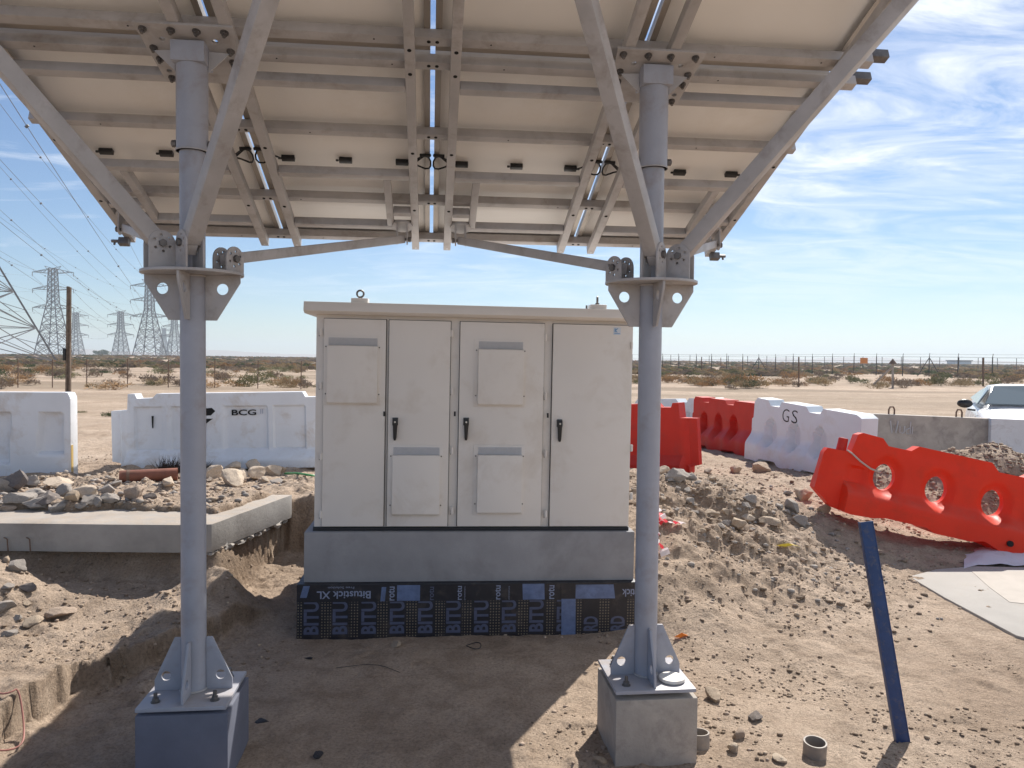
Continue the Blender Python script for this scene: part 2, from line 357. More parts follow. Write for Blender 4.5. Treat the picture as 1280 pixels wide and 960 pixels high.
def height(X, Y):
    shp = np.shape(X); X = np.asarray(X, float).ravel(); Y = np.asarray(Y, float).ravel()
    far = np.where(X > 0, .22, .40) if False else .31-.09*np.tanh(X/(4+np.abs(Y)*.25))
    far = far+sst(12, 60, Y)*.10*fbm(X, Y, .04, 5, 3)+sst(20, 60, Y)*.25*fbm(X, Y, .012, 9, 3)*sst(150, 60, Y)
    far = far+sst(16, 26, Y)*.12*fbm(X*.3, Y, .25, 3, 3)
    inb = (X > -10) & (X < 13) & (Y > 1.5) & (Y < 17)
    z = far.copy()
    if inb.any():
        x = X[inb]; y = Y[inb]; t = TW[-3]+TW[-2]*x+TW[-1]*y
        for i in range(len(CP)):
            d2 = (x-CP[i, 0])**2+(y-CP[i, 1])**2; t = t+TW[i]*.5*d2*np.log(d2+1e-9)
        m = sst(-10, -7, x)*sst(13, 10.5, x)*sst(17, 14, y)*sst(1.5, 2.2, y)
        zr = np.clip(t, -.08, .62)
        wob = .05*fbm(x, y, 3.0, 21, 4)+.02*fbm(x, y, 14, 22, 3)
        # --- left part: ledge, bank below the slab
        led_y = np.interp(x, [-2.32, -2.22, -2.1, -1.9, -1.7, -1.45], [3.0, 3.95, 4.08, 4.42, 4.78, 5.2])
        dl = (y-led_y)/1.3+wob
        ledge = sst(-.018, .018, dl+.15*fbm(x, y, 3.2, 33, 5)+.05*fbm(x, y, 15, 34, 3))*sst(-1.30, -1.75, x)
        trench = np.exp(-((x+1.95)/.42)**4)*np.exp(-((y-3.85)/.42)**4); zr = zr-.085*trench; zl = .150+.03*fbm(x, y, 2, 31, 3)-sst(-1.95, -1.5, x)*.11
        bank = (sst(5.16, 5.40, y+wob*.8)*.22+sst(4.6, 5.2, y)*.05)*sst(-1.92, -2.06, x+wob*.6)
        ledge = ledge*(1-sst(4.98, 5.16, y+wob)*sst(-1.99, -1.88, x+wob)); lz = zl+bank
        zr = zr*(1-sst(.98, .84, x)*sst(5.05, 4.8, y)); z_ = zr*(1-ledge)+lz*ledge
        # --- pit back wall and wall along the slab's right side
        xe = slab_xr(y)-.10; cut_x = sst(.10, .0, x-xe+wob*2.2-.02)*sst(5.22, 5.34, y)
        z_ = np.maximum(z_, cut_x*.40+(1-cut_x)*-1)
        bw = sst(6.36, 6.50, y+wob*1.3)*sst(1.1, .5, x)
        z_ = z_*(1-bw)+bw*np.maximum(z_, .56)
        # soil that spilled onto the slab: rises out of the concrete behind a ragged line
        cov = sst(0, .10, (y-5.56-.26*fbm(x, y, 1.8, 41, 5)))*sst(-.09, -.17, x-slab_xr(y)+wob)*sst(6.6, 6.35, y)
        z_ = np.where((x < slab_xr(y)-.05) & (y > 5.4) & (y < 6.62), np.maximum(z_, .40+cov*.24), z_)
        # cone of spilled soil below the slab corner, heap at the left, gravel heap behind the tipped barrier
        r = np.hypot(x+1.90, (y-5.02)); z_ = z_+.20*np.exp(-(r/.19)**1.2)*(1+.5*wob*10)
        r = np.hypot((x+3.42)/1.05, (y-4.80)*1.1)+wob*.6; z_ = z_+.25*np.exp(-(r/.42)**3)
        heap = np.exp(-((x-4.9)/1.15)**2)*np.exp(-((y-8.35)/.55)**2)*.48+np.exp(-((x-6.3)/1.2)**2)*np.exp(-((y-8.2)/.6)**2)*.34
        z_ = z_+heap*(1+.5*fbm(x, y, 1.6, 51, 4))
        mnd = np.exp(-(np.hypot((x-1.7)/.9, (y-6.2)/1.2))**2)*sst(.95, 1.15, x); z_ = z_+mnd*(.24*fbm(x, y, 2.1, 55, 4)+.10*np.abs(fbm(x, y, 7, 56, 3)))
        z_ = z_-.035*np.exp(-(np.hypot(x-1.5, y-4.3)/.35)**2)
        # --- roughness
        rough = .35+.9*sst(5, 6.5, y)+1.2*np.exp(-(np.hypot(x-1.5, y-6.3)/1.2)**2)+1.3*sst(-1.6, -2.0, x)+1.6*np.exp(-((x+1.8)/.4)**2-((y-5.7)/.8)**2)
        rough = rough*(.4+.6*sst(-.1, .3, fbm(x, y, .9, 61, 3)+.2))
        z_ = z_+rough*(.030*fbm(x, y, 2.2, 71, 3)+.020*fbm(x, y, 8, 72, 3)+.011*np.abs(fbm(x, y, 21, 73, 2)))
        lump = np.clip(fbm(x, y, 9, 81, 2)-.18, 0, 1)*np.clip(fbm(x, y, 1.2, 82, 2)+.25, 0, 1); z_ = z_+lump*.07+(.25+rough)*.006*np.abs(fbm(x, y, 38, 74, 2))
        z[inb] = z[inb]*(1-m)+z_*m
    # low dune swell that closes the plain on the horizon
    z = z+sst(110, 420, Y)*(1.15+.5*fbm(X, Y, .006, 91, 3))
    return z.reshape(shp)
def H(x, y): return float(height(np.array([x]), np.array([y]))[0])
def graded(a, b, step, lo, hi, g):
    c = list(np.arange(a, b, step)); s = step; p = c[-1]
    while p < hi: s *= g; p += s; c.append(p)
    s = step; p = a
    while p > lo: s *= g; p -= s; c.insert(0, p)
    return np.array(c)
gx = graded(-3.6, 4.6, .016, -2600, 2600, 1.11); gy = graded(2.7, 8.6, .016, -400, 2900, 1.06)
XX, YY = np.meshgrid(gx, gy); ZZ = height(XX, YY); nx, ny = len(gx), len(gy)
me = bpy.data.meshes.new('ground'); co = np.c_[XX.ravel(), YY.ravel(), ZZ.ravel()].astype(np.float32)
idx = np.arange(nx*ny).reshape(ny, nx); q = np.stack([idx[:-1, :-1], idx[:-1, 1:], idx[1:, 1:], idx[1:, :-1]], -1).reshape(-1, 4)
me.vertices.add(len(co)); me.vertices.foreach_set('co', co.ravel()); me.loops.add(q.size); me.loops.foreach_set('vertex_index', q.ravel().astype(np.int32))
me.polygons.add(len(q)); me.polygons.foreach_set('loop_start', np.arange(0, q.size, 4, dtype=np.int32)); me.update(calc_edges=True); me.polygons.foreach_set('use_smooth', np.ones(len(q), bool))
me.materials.append(M['ground']); go = bpy.data.objects.new('ground', me); COL.objects.link(go); tag(go, kind='structure')
print('ground verts', nx, ny, nx*ny)

# far pale hills
hm = MB(); hv = []; fx_ = []; nseg = 90
for i in range(nseg+1):
    a = rad(-30+70*i/nseg); d = 2450
    hgt = max(0.5, 10+30*float(fbm(np.array([i*.06]), np.array([.3]), 1, 4, 4)[0])+14*math.exp(-((i-66)/13)**2))
    x, y = math.sin(a)*d, math.cos(a)*d
    hv += [(x, y, 0), (x*1.03, y*1.03, hgt), (x*1.12, y*1.12, 0)]
    if i: b = 3*(i-1); fx_ += [(b, b+3, b+4, b+1), (b+1, b+4, b+5, b+2)]
hm.add(hv, fx_); hl = hm.build('hills', material('hill_soil', (.33, .27, .22), .95), smooth=True); tag(hl, kind='structure')
#PART2
# ------------------------------------------------------------------ solar canopy frame
YAW, TILT = rad(6.1), rad(20.2)
U = Vector((math.cos(YAW), math.sin(YAW), 0)); V = Vector((-math.sin(YAW), math.cos(YAW), 0)); Z = Vector((0, 0, 1))
WD = V*math.cos(TILT)-Z*math.sin(TILT); NN = U.cross(WD)
ORG = Vector((-.375, 3.355, 0))+U*.02; TOP = ORG+Z*3.05
def S(s, t, n): return TOP+U*s+WD*t+NN*n
FR = Matrix((U, WD, NN)).transposed().to_4x4(); FR.translation = TOP
POLES = (-1.0, .98)

# --- solar modules: 2 rows x 4
PITCH_M, MW = .940, .918
rows = {'near': (-1.55, .072), 'far': (.098, 1.735)}
spots = ['leftmost', 'second from the left', 'second from the right', 'rightmost']
for rn, (t0, t1) in rows.items():
    for k in range(4):
        s0 = -2*PITCH_M+k*PITCH_M+(PITCH_M-MW)/2; s1 = s0+MW
        lab = {'near': 'upper row solar module right overhead, %s of its row',
               'far': 'lower row solar module with cream underside, %s of its row'}[rn] % spots[k]
        r = thing('solar_panel', lab, 'solar panel', S((s0+s1)/2, (t0+t1)/2, .12), 'solar panels of the canopy')
        m = MB(); m.box((s0+.004, t0+.004, .131), (s1-.004, t1-.004, .134), FR); m.build('backsheet', M['back'], r)
        m = MB(); m.box((s0+.004, t0+.004, .1345), (s1-.004, t1-.004, .139), FR); m.build('glass', M['glass'], r)
        m = MB()
        for a, b in (((s0, t0), (s1, t0+.028)), ((s0, t1-.028), (s1, t1)), ((s0, t0+.028), (s0+.028, t1-.028)), ((s1-.028, t0+.028), (s1, t1-.028))):
            m.box((a[0], a[1], .102), (b[0], b[1], .105), FR)
        for a, b in (((s0, t0), (s1, t0+.003)), ((s0, t1-.003), (s1, t1)), ((s0, t0+.003), (s0+.003, t1-.003)), ((s1-.003, t0+.003), (s1, t1-.003))):
            m.box((a[0], a[1], .105), (b[0], b[1], .141), FR)
        m.build('module_frame', M['alu'], r)
        tj = (t0+t1)/2+(.038 if rn == 'far' else 0); sm = (s0+s1)/2
        for j in (-1, 0, 1):
            if rn == 'near': break
            m = MB(); c = sm+.306*j; m.box((c-.035, tj-.016, .108), (c+.035, tj+.016, .1305), FR); m.box((c-.045*(1 if j < 1 else -1)-.008, tj-.005, .112), (c-.045*(1 if j < 1 else -1)+.008, tj+.005, .122), FR)
            jb = m.build('junction_box', M['black'], r, bevel=.003)
            if j:
                # cable loop running to the connector in the joint between two modules
                e = s1 if j > 0 else s0; sg = j; m = MB(); p0 = c+sg*.035; pts = []
                edge = (k == 0 and j < 0) or (k == 3 and j > 0)
                if edge: continue
                cxx = (p0+e-sg*.005)/2+sg*.02; rr_ = .052
                pts.append(S(p0, tj, .115))
                for a in range(0, 11):
                    an = -math.pi*.55+a*math.pi*1.55/10 if True else 0
                    pts.append(S(cxx+sg*rr_*math.cos(an)*.9, tj-.052-rr_*math.sin(-an)*1.0-.0, .085+.012*math.sin(a)))
                pts.append(S(e-sg*.03, tj-.105, .095)); pts.append(S(e+sg*.006, tj-.108, .096))
                m.path(pts, .0048, 7); m.tube(S(e-sg*.055, tj-.107, .095), S(e+sg*.004, tj-.108, .096), .009, n=10)
                m.build('cable', M['black'], jb)

# --- rack: purlins, rafters, cross members (one bolted frame)
rack = thing('panel_rack', 'welded grey steel rack of tubes carrying the solar modules above the cabinet', 'steel frame', S(0, 0, 0))
def member(name, a, b, mat='steel', bev=.003):
    m = MB(); m.box(a, b, FR); return m.build(name, M[mat], rack, bevel=bev)
for i, (a, b, e) in enumerate(((-.060, -.010, 1.99), (.088, .136, 1.99), (.606, .648, 1.935), (1.235, 1.277, 1.905), (1.680, 1.724, 1.875), (-.75, -.708, 1.935), (-1.35, -1.308, 1.935))):
    pu = member('purlin', (-e, a, .0505), (e, b, .0995))
    m = MB()
    for c in (-PITCH_M, 0, PITCH_M):
        for d in (-.018, .018): m.tube(S(c+d, (a+b)/2, .0495), S(c+d, (a+b)/2, .052), .0085, n=12)
    for c in np.arange(-1.75, 1.8, .5): m.tube(S(float(c)+.07*(i % 3), (a+b)/2, .0497), S(float(c)+.07*(i % 3), (a+b)/2, .052), .004, n=8)
    m.build('bolt_hole', M['hole'], pu, kind='stuff')
    if i < 2:
        for sg in (-1, 1):
            m = MB(); m.box((sg*e-(.0 if sg > 0 else .085), a+.004, .086), (sg*e+(.085 if sg > 0 else 0), b-.002, .128), FR)
            for d in (.03, .06): m.tube(S(sg*(e+d), b-.006, .108), S(sg*(e+d), b+.010, .108), .009, n=8)
            m.build('end_clamp', M['galv'], pu, bevel=.003)
for c in (-PITCH_M, 0, PITCH_M):
    for d in (-1, 1):
        cc = c+d*.100; ra = member('rafter', (cc-.0225, -1.55, 0), (cc+.0225, 1.732, .0500))
        m = MB()
        for t in (-.035, .112, .70, 1.256): m.tube(S(cc, t, -.0008), S(cc, t, .002), .0095, n=12)
        m.build('bolt_hole', M['hole'], ra, kind='stuff')
        m = MB(); m.box((cc-.006, 1.704, -.001), (cc+.006, 1.716, .003), FR); m.build('end_square', M['white'], ra)  # small white square on the rafter's underside near its far end
for sg in (-1, 1):
    cc = sg*1.842; ra = member('rafter', (cc-.0225, -1.55, 0), (cc+.0225, 1.732, .0500))
    m = MB()
    for t in (-.035, .35, .70, 1.256): m.tube(S(cc+sg*.0215, t, .025), S(cc+sg*.0234, t, .025), .008, n=12); m.tube(S(cc, t, -.0008), S(cc, t, .002), .0095, n=12)
    m.build('bolt_hole', M['hole'], ra, kind='stuff')
bays = [(-1.8185, -1.0635), (-.8165, -.1235), (.1235, .8165), (1.0635, 1.8185)]
STUB = [(-1.615, 1), (-.245, -1), (.245, 1), (1.615, -1)]
for (a, b), (sc, sgn) in zip(bays, STUB):
    for t0, t1 in ((.195, .238), (.912, .955), (-.95, -.907)):
        member('cross_member', (a+.001, t0, .0015), (b-.001, t1, .0485))
    member('cross_member', (a+.001, 1.445, .0015), (b-.001, 1.488, .0485))
    member('stub_member', (sc-.020, .956, .0012), (sc+.020, 1.444, .0482))
    lo, hi = (a, sc-.0205) if abs(a-sc) < abs(b-sc) else (sc+.0205, b)
    member('short_cross_member', (lo+.001, 1.29, .002), (hi-.001, 1.33, .048))

# --- strut end fittings on the rack (hang from the H member beside each stub)
CLEV = [(-1.75, 1.40), (-.175, 1.43), (.175, 1.43), (1.75, 1.40)]
for (s, t) in CLEV:
    m = MB(); m.tube(S(s, t, 0), S(s, t, -.012), .062, n=20); m.build('swivel_plate', M['steel'], rack)
    for d in (-1, 1):
        Mx = frame(S(s+d*.030, t, -.012), WD, -NN)
        m = MB(); pts = [(-.050, 0), (.050, 0), (.036, .06)]+[(.030*math.cos(a), .085+.030*math.sin(a)) for a in [math.pi*i/8 for i in range(9)]]+[(-.036, .06)]
        m.plate(pts, [], .007, Mx); m.build('lug', M['steel'], rack, bevel=.001)
    m = MB(); m.tube(S(s-.045, t, -.095), S(s+.045, t, -.095), .009, n=8); m.tube(S(s-.052, t, -.095), S(s-.036, t, -.095), .016, n=6); m.tube(S(s+.036, t, -.095), S(s+.052, t, -.095), .016, n=6)
    m.build('bolt', M['galv'], rack)
for sg in (-1, 1):
    m = MB(); m.box((sg*1.865-.03, 1.66, -.045), (sg*1.865+.03, 1.70, -.001), FR); m.tube(S(sg*1.865, 1.68, -.02), S(sg*1.94, 1.68, -.02), .010, n=8); m.tube(S(sg*1.92, 1.68, -.02), S(sg*1.92, 1.68, -.045), .007, n=8)
    m.build('corner_clamp', M['galv'], rack, bevel=.002)

# --- poles
def make_pole(s, label, cap=False):
    base = ORG+U*s; r = thing('support_pole', label, 'steel post', base+Z*.31, 'poles of the canopy')
    P = lambda a, b, z: base+U*a+V*b+Z*z
    m = MB(); m.tube(P(0, 0, .332), P(0, 0, 2.74), .051, n=40); m.build('shaft', M['pole'], r, smooth=True)
    m = MB(); m.tube(P(0, 0, 2.607), P(0, 0, 2.962), .0635, n=40); sl_ = m.build('sleeve', M['pole'], r, smooth=True)
    m = MB(); m.tube(P(0, 0, 2.607), P(0, 0, 2.613), .0665, n=40); m.build('sleeve_rim', M['steel'], sl_)
    m = MB(); m.tube(P(-.085, 0, 2.64), P(.085, 0, 2.64), .008, n=10)
    for d in (-1, 1): m.tube(P(d*.066, 0, 2.64), P(d*.082, 0, 2.64), .015, n=6)
    m.build('bolt', M['galv'], r)
    m = MB(); m.box((-.067, -.067, 2.9625), (.067, .067, 3.045), Matrix.Translation(base-Z*0) @ Matrix.Rotation(YAW, 4, 'Z')); m.build('head_box', M['pole'], r, bevel=.002)
    for d in (-1, 1):
        Mx = frame(P(d*.068, 0, 3.0), U*d, Z) ; m = MB(); m.plate([(0, .035-.01), (.085, .02), (.0, -.06)], [], .008, Mx); m.build('head_web', M['steel'], r)
    # head plate follows the tilt, bolted to the rack
    hs = .190; sg = 1 if s > 0 else -1; tp = TOP+U*s
    FM = Matrix((U, WD, NN)).transposed().to_4x4(); FM.translation = tp-NN*.0065+WD*.045
    hol = [circ(-.105, -.085, .012), circ(.105, -.085, .012), circ(.135, .105, .012), circ(-.135, .105, .012)]
    m = MB(); m.plate([(-.195, -.17), (.195, -.17), (.168, .17), (-.168, .17)], hol, .012, FM); hp = m.build('head_plate', M['steel'], r, bevel=.0015)
    for (a, b) in ((-.165, -.14), (-.055, -.14), (.045, -.14), (.155, -.14), (-.155, -.035), (.155, -.035), (-.15, .03), (.15, .03), (-.135, .145), (.135, .145)):
        m = MB(); c = FM @ Vector((a, b, -.006)); m.tube(c, c-NN*.004, .017, n=14); m.tube(c-NN*.004, c-NN*.014, .0125, n=6); m.tube(c-NN*.014, c-NN*.024, .007, n=8); m.build('bolt', M['galv'], hp)
    m = MB()
    for zz_ in (.332, 2.090, 2.110): m.path([P(.0535*math.cos(a), .0535*math.sin(a), zz_) for a in [2*math.pi*i/30 for i in range(30)]], .005, 6, closed=True)
    m.build('weld_bead', M['steel'], r, smooth=True, kind='stuff')
    # collar
    cz = 2.10
    out = []
    for i in range(8):
        a = math.pi/8+i*math.pi/4; out.append((.212*math.cos(a)/math.cos(math.pi/8)*.98, .212*math.sin(a)/math.cos(math.pi/8)*.98))
    CM = frame(P(0, 0, cz), U, V); m = MB(); m.plate(circ(0, 0, .205, 28), [], .012, CM); col = m.build('collar_plate', M['steel'], r, bevel=.002)
    for k in range(4):
        d = (U, V, -U, -V)[k]; Mx = frame(base+Z*(cz-.006), d, Z)
        m = MB(); m.plate([(.0515, -.19), (.098, -.19), (.195, -.03), (.195, 0), (.0515, 0)], [circ(.122, -.058, .024, 20)], .010, Mx); m.build('gusset', M['steel'], r, bevel=.001)
    return r, P, base
def lugs(r, base, c, d, h, tall=.155):
    """pair of rounded lugs with a ring of holes; d = direction of the strut in plan"""
    d = Vector((d.x, d.y, 0)).normalized(); e = Z.cross(d)
    for sg in (-1, 1):
        Mx = frame(c+e*sg*.0345, d, Z)
        pts = [(-.052, .0), (.052, .0)]+[(.052*math.cos(a), tall-.052+.052*math.sin(a)) for a in [math.pi*i/12 for i in range(13)]]
        hs = [circ(.032*math.cos(a), tall-.052+.032*math.sin(a), .0062, 8) for a in [math.pi*2*i/6+.4 for i in range(6)]]
        m = MB(); m.plate(pts, hs, .008, Mx); m.build('lug', M['steel'], r, bevel=.001)
    p = c+Z*(tall-.052); m = MB(); m.tube(p-e*.045, p+e*.045, .009, n=8); m.tube(p-e*.052, p-e*.039, .016, n=6); m.tube(p+e*.039, p+e*.052, .016, n=6); m.build('bolt', M['galv'], r)
    return p
STR = {}
for s, lab in ((-1.0, 'left grey canopy pole standing on the shaded block, its collar against the pylons'), (.98, 'right grey canopy pole in front of the cabinet corner beside the orange barriers')):
    r, P, base = make_pole(s, lab)
    sgn = 1 if s > 0 else -1
    # strut targets: outer-front, inner-front, inner-back, outer-back
    T = {'outer front': (sgn*1.88, -.66, -.028), 'inner front': (sgn*.375, -.92, -.028), 'inner back': (sgn*.175, 1.43, -.095), 'outer back': (sgn*1.75, 1.40, -.085)}
    off = {'outer front': (sgn*.105, -.085), 'inner front': (-sgn*.028, -.128), 'inner back': (-sgn*.135, .04), 'outer back': (sgn*.05, .13)}
    for k, (ts, tt, tn) in T.items():
        c = base+U*off[k][0]+V*off[k][1]+Z*2.106; tgt = S(ts, tt, tn); p = lugs(r, base, c, tgt-c, 0, .115 if k == 'inner back' else .155)
        STR[(s, k)] = (p, tgt)
    # base plate, base gussets, anchors
    bz = .31; BM = frame(P(0, 0, bz+.010), U, V)
    m = MB(); m.plate([(-.178, -.178), (.178, -.178), (.178, .178), (-.178, .178)], [], .016, BM); bp = m.build('base_plate', M['pole'], r, bevel=.002)
    for d in (U, V, -U, -V):
        Mx = frame(base+Z*(bz+.0185), d, Z); m = MB(); m.plate([(.052, 0), (.160, 0), (.160, .045), (.078, .225), (.052, .225)], [circ(.112, .062, .0205, 18)], .010, Mx); m.build('gusset', M['pole'], r, bevel=.001)
    for a in (-1, 1):
        for b in (-1, 1):
            if s > 0 and a > 0 and b < 0: continue
            m = MB(); c = P(a*.118, b*.118, bz+.018); m.tube(c, c+Z*.003, .019, n=14); m.tube(c+Z*.003, c+Z*.017, .014, n=6); m.tube(c+Z*.017, c+Z*.040, .008, n=10); m.tube(c-Z*.06, c-Z*.0181, .008, n=8); m.build('anchor_bolt', M['galv'], bp)
STL = {(-1.0, 'outer front'): 'thick square steel brace from the left pole to the upper left edge of the canopy',
       (-1.0, 'inner front'): 'steep square steel brace rising in front of the left pole out of the picture',
       (-1.0, 'inner back'): 'low steel brace running from the left pole to the middle of the canopy edge',
       (-1.0, 'outer back'): 'short steel brace behind the left pole up to the far left canopy edge',
       (.98, 'outer front'): 'thick square steel brace from the right pole along the right edge against the sky',
       (.98, 'inner front'): 'steep square steel brace rising in front of the right pole out of the picture',
       (.98, 'inner back'): 'low steel brace running from the right pole to the middle of the canopy edge',
       (.98, 'outer back'): 'short steel brace behind the right pole up to the far right canopy edge'}
for key, (p, q) in STR.items():
    big = 'front' in key[1]; wd = .064 if big else .046; d = (q-p).normalized()
    r = thing('diagonal_brace', STL[key], 'steel brace', p, 'braces of the canopy')
    m = MB(); m.bar(p+d*.012, q-d*.0, wd, wd); m.build('tube', M['steel'], r, bevel=.006)
    m = MB(); m.bar(p-d*.035, p+d*.0118, wd*.62, wd*.98); m.build('end_tongue', M['steel'], r, bevel=.002)

# --- foundation blocks
def block(name, label, s, mat, g):
    b = ORG+U*s; Mx = Matrix.Translation(b) @ Matrix.Rotation(YAW, 4, 'Z')
    m = MB(); m.box((-.178, -.180, -.25), (.186, .186, .298 if s < 0 else .288), Mx)
    me_ = m; o = m.build(name, mat, None, bevel=.006, segs=2); o.data.transform(Matrix.Translation(-b)); o.location = b
    return tag(o, label, 'concrete block', g)
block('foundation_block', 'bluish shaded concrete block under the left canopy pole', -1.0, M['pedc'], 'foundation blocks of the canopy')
block('foundation_block', 'sandy concrete block with a chipped corner under the right canopy pole', .98, M['conc'], 'foundation blocks of the canopy')
pc = ORG+U*(.98+.098)+V*(-.085)+Z*.3285
m = MB(); m.tube(pc+Z*.006, pc+Z*.018, .059, .056, n=40); m.tube(pc, pc+Z*.0055, .052, n=40)
o = m.build('round_cap_disc', M['cap'], None, bevel=.003); o.data.transform(Matrix.Translation(-pc)); o.location = pc
tag(o, 'round dusty white cap lying on the base plate of the right pole', 'pipe cap')

# ------------------------------------------------------------------ cabinet and its base
CY = rad(5.4); CO = Vector((-1.236, 4.79, .683))
CMX = Matrix.Translation(CO) @ Matrix.Rotation(CY, 4, 'Z') @ Matrix.Rotation(rad(.55), 4, 'Y')
Cc = lambda x, y, z: CMX @ Vector((x, y, z))
CW, CH, CD = 2.012, 1.345, 1.28
cab = thing('electrical_cabinet', 'large cream four door outdoor cabinet standing on its concrete base', 'cabinet', CO)
def cbox(name, a, b, mat, parent=cab, bev=.003):
    m = MB(); m.box(a, b, CMX); return m.build(name, M[mat], parent, bevel=bev)
cbox('body', (0, .024, .004), (CW, CD, CH-.004), 'cab')
cbox('plinth_strip', (-.004, .006, -.018), (CW+.004, CD, .0035), 'gap', bev=.001)
rf = MB(); prof = [(-.078, CH+.068), (-.092, CH+.012), (-.050, CH-.004), (CD+.05, CH-.004), (CD+.05, CH+.040)]
a = [Cc(-.062, y, z) for y, z in prof]; b = [Cc(CW+.062, y, z) for y, z in prof]; nP = len(prof)
rf.add(a+b, [tuple(range(nP))[::-1], tuple(range(nP, 2*nP))]+[(i, (i+1) % nP, nP+(i+1) % nP, nP+i) for i in range(nP)])
roof = rf.build('roof', M['cab'], cab, bevel=.003)
PXM = 4.80/961*1.0
def cx_of(px): # pixel column on the front -> metres along the front
    d = ray(px, 530); n_ = Vector((math.sin(CY), -math.cos(CY), 0)); t = (CO-EYE).dot(n_)/d.dot(n_); p = EYE+d*t-CO
    return p.x*math.cos(CY)+p.y*math.sin(CY)
def front(px, py):
    n_ = Vector((math.sin(CY), -math.cos(CY), 0)); d = ray(px, py); t = (CO-EYE).dot(n_)/d.dot(n_); p = CMX.inverted() @ (EYE+d*t); return p.x, p.z
doors = [(401, 480.5, 'h'), (482.5, 561, 'v'), (571, 678, 'v'), (687, 788, 'v')]
DO = []
for a, b, _ in doors:
    x0, x1 = cx_of(a)+.006, cx_of(b)-.004
    d = cbox('door', (x0, -.004, .012), (x1, .0185, CH-.030), 'cab', bev=.004); DO.append((d, x0, x1))
    # dark seal seen round the door
    cbox('door_seal', (x0-.0035, .0188, .0085), (x1+.0035, .0236, CH-.0265), 'gap', parent=d, bev=0)
for (dk, ax, ay, bx, by) in ((0, 405, 419, 475, 507), (1, 486, 556, 552, 645), (2, 593, 424, 656, 509), (2, 592, 556, 654, 643)):
    x0, z1 = front(ax, ay); x1, z0 = front(bx, by); d = DO[dk][0]
    fl = cbox('filter_frame', (x0, -.0085, z0), (x1, -.0045, z1), 'cab', parent=d, bev=.0015)
    m = MB(); h = [(-.009, z0+.012), (-.036, z0+.012), (-.042, z0+.02), (-.042, z1-.065), (-.036, z1-.060), (-.009, z1-.060)]
    aa = [Cc(x0+.026, y, z) for y, z in h]; bb = [Cc(x1-.016, y, z) for y, z in h]; k = len(h)
    m.add(aa+bb, [tuple(range(k)), tuple(range(k, 2*k))[::-1]]+[(i, k+i, k+(i+1) % k, (i+1) % k) for i in range(k)]); m.build('filter_hood', M['cab'], d, bevel=.003)
    m = MB()
    for j in range(9): zz_ = z1-.0585+j*.0052; m.box((x0+.03, -.013, zz_), (x1-.02, -.0088, zz_+.0036), CMX)
    m.build('air_grille', M['cabfilter'], d)
    m = MB()
    for xx_ in (x0+.014, x1-.008):
        for z_ in (z0+.07, z1-.07): m.tube(Cc(xx_, -.0085, z_), Cc(xx_, -.011, z_), .0045, n=8)
    m.build('screw', M['galv'], d)
for dk, px, py in ((1, 494, 535), (2, 582.5, 535), (3, 699, 537)):
    x, z = front(px, py); d = DO[dk][0]
    m = MB()
    prof_ = [(-.016, .062), (.016, .062), (.017, .030), (.014, .012), (.010, -.060), (.006, -.076), (-.006, -.076), (-.010, -.060), (-.013, .012), (-.017, .030)]
    Hm = CMX @ Matrix.Translation((x, -.022, z)) @ Matrix.Rotation(rad(90), 4, 'X'); m.plate(prof_, [], .026, Hm)
    hd = m.build('handle', M['black'], d, bevel=.004)
    m = MB(); m.box((x-.018, -.010, z+.018), (x+.018, -.0045, z+.066), CMX); m.build('handle_plate', M['black'], hd, bevel=.002)
    m = MB(); m.tube(Cc(x, -.035, z+.040), Cc(x, -.038, z+.040), .006, n=12); m.build('lock', M['cap'], hd)
for dk, px, ys in ((0, 401, (415, 482, 570, 643)), (1, 565, (417, 489, 563, 638)), (2, 682, (422, 495, 567, 642)), (3, 789, (432, 560, 620))):
    for py in ys:
        x, z = front(px, py); d = DO[dk][0]
        m = MB(); m.tube(Cc(x, -.006, z-.022), Cc(x, -.006, z+.022), .0065, n=10); m.box((x-.010, -.004, z-.020), (x+.010, .003, z+.020), CMX); m.build('hinge', M['cab'], d)
        m = MB(); m.box((x-.011, -.0015, z-.026), (x-.0075, .004, z+.004), CMX); m.build('hinge_gap', M['gap'], d)
for px, py in ((480.5, 517), (568.5, 517), (684.5, 519)):
    x, z = front(px, py); m = MB(); m.box((x-.006, -.010, z-.016), (x+.006, -.0045, z+.014), CMX); m.build('latch_stop', M['gap'], cab, bevel=.001)
x, z = front(766.5, 418.5)
SM = CMX @ Matrix.Translation((x, -.0050, z)) @ Matrix.Rotation(rad(90), 4, 'X')
m = MB(); m.plate([(0, 0), (.048, 0), (.048, .048), (0, .048)], [], .0015, SM @ Matrix.Translation((.024, .024, 0)) @ Matrix.Translation((-.024, -.024, 0))); stk = m.build('sticker', material('sticker_film', (.62, .68, .76), .4), DO[3][0])
SM2 = SM @ Matrix.Translation((0, 0, .0012)); m = MB(); bl = material('sticker_blue', (.10, .28, .55), .4)
m.plate([(.007, .016), (.013, .016), (.013, .042), (.007, .042)], [], .0006, SM2); m.plate([(.014, .026), (.032, .042), (.024, .042), (.014, .034)], [], .0006, SM2); m.plate([(.016, .027), (.028, .016), (.020, .016), (.014, .022)], [], .0006, SM2); m.plate([(.005, .006), (.043, .006), (.043, .010), (.005, .010)], [], .0006, SM2)
m.build('sticker_print', bl, stk)
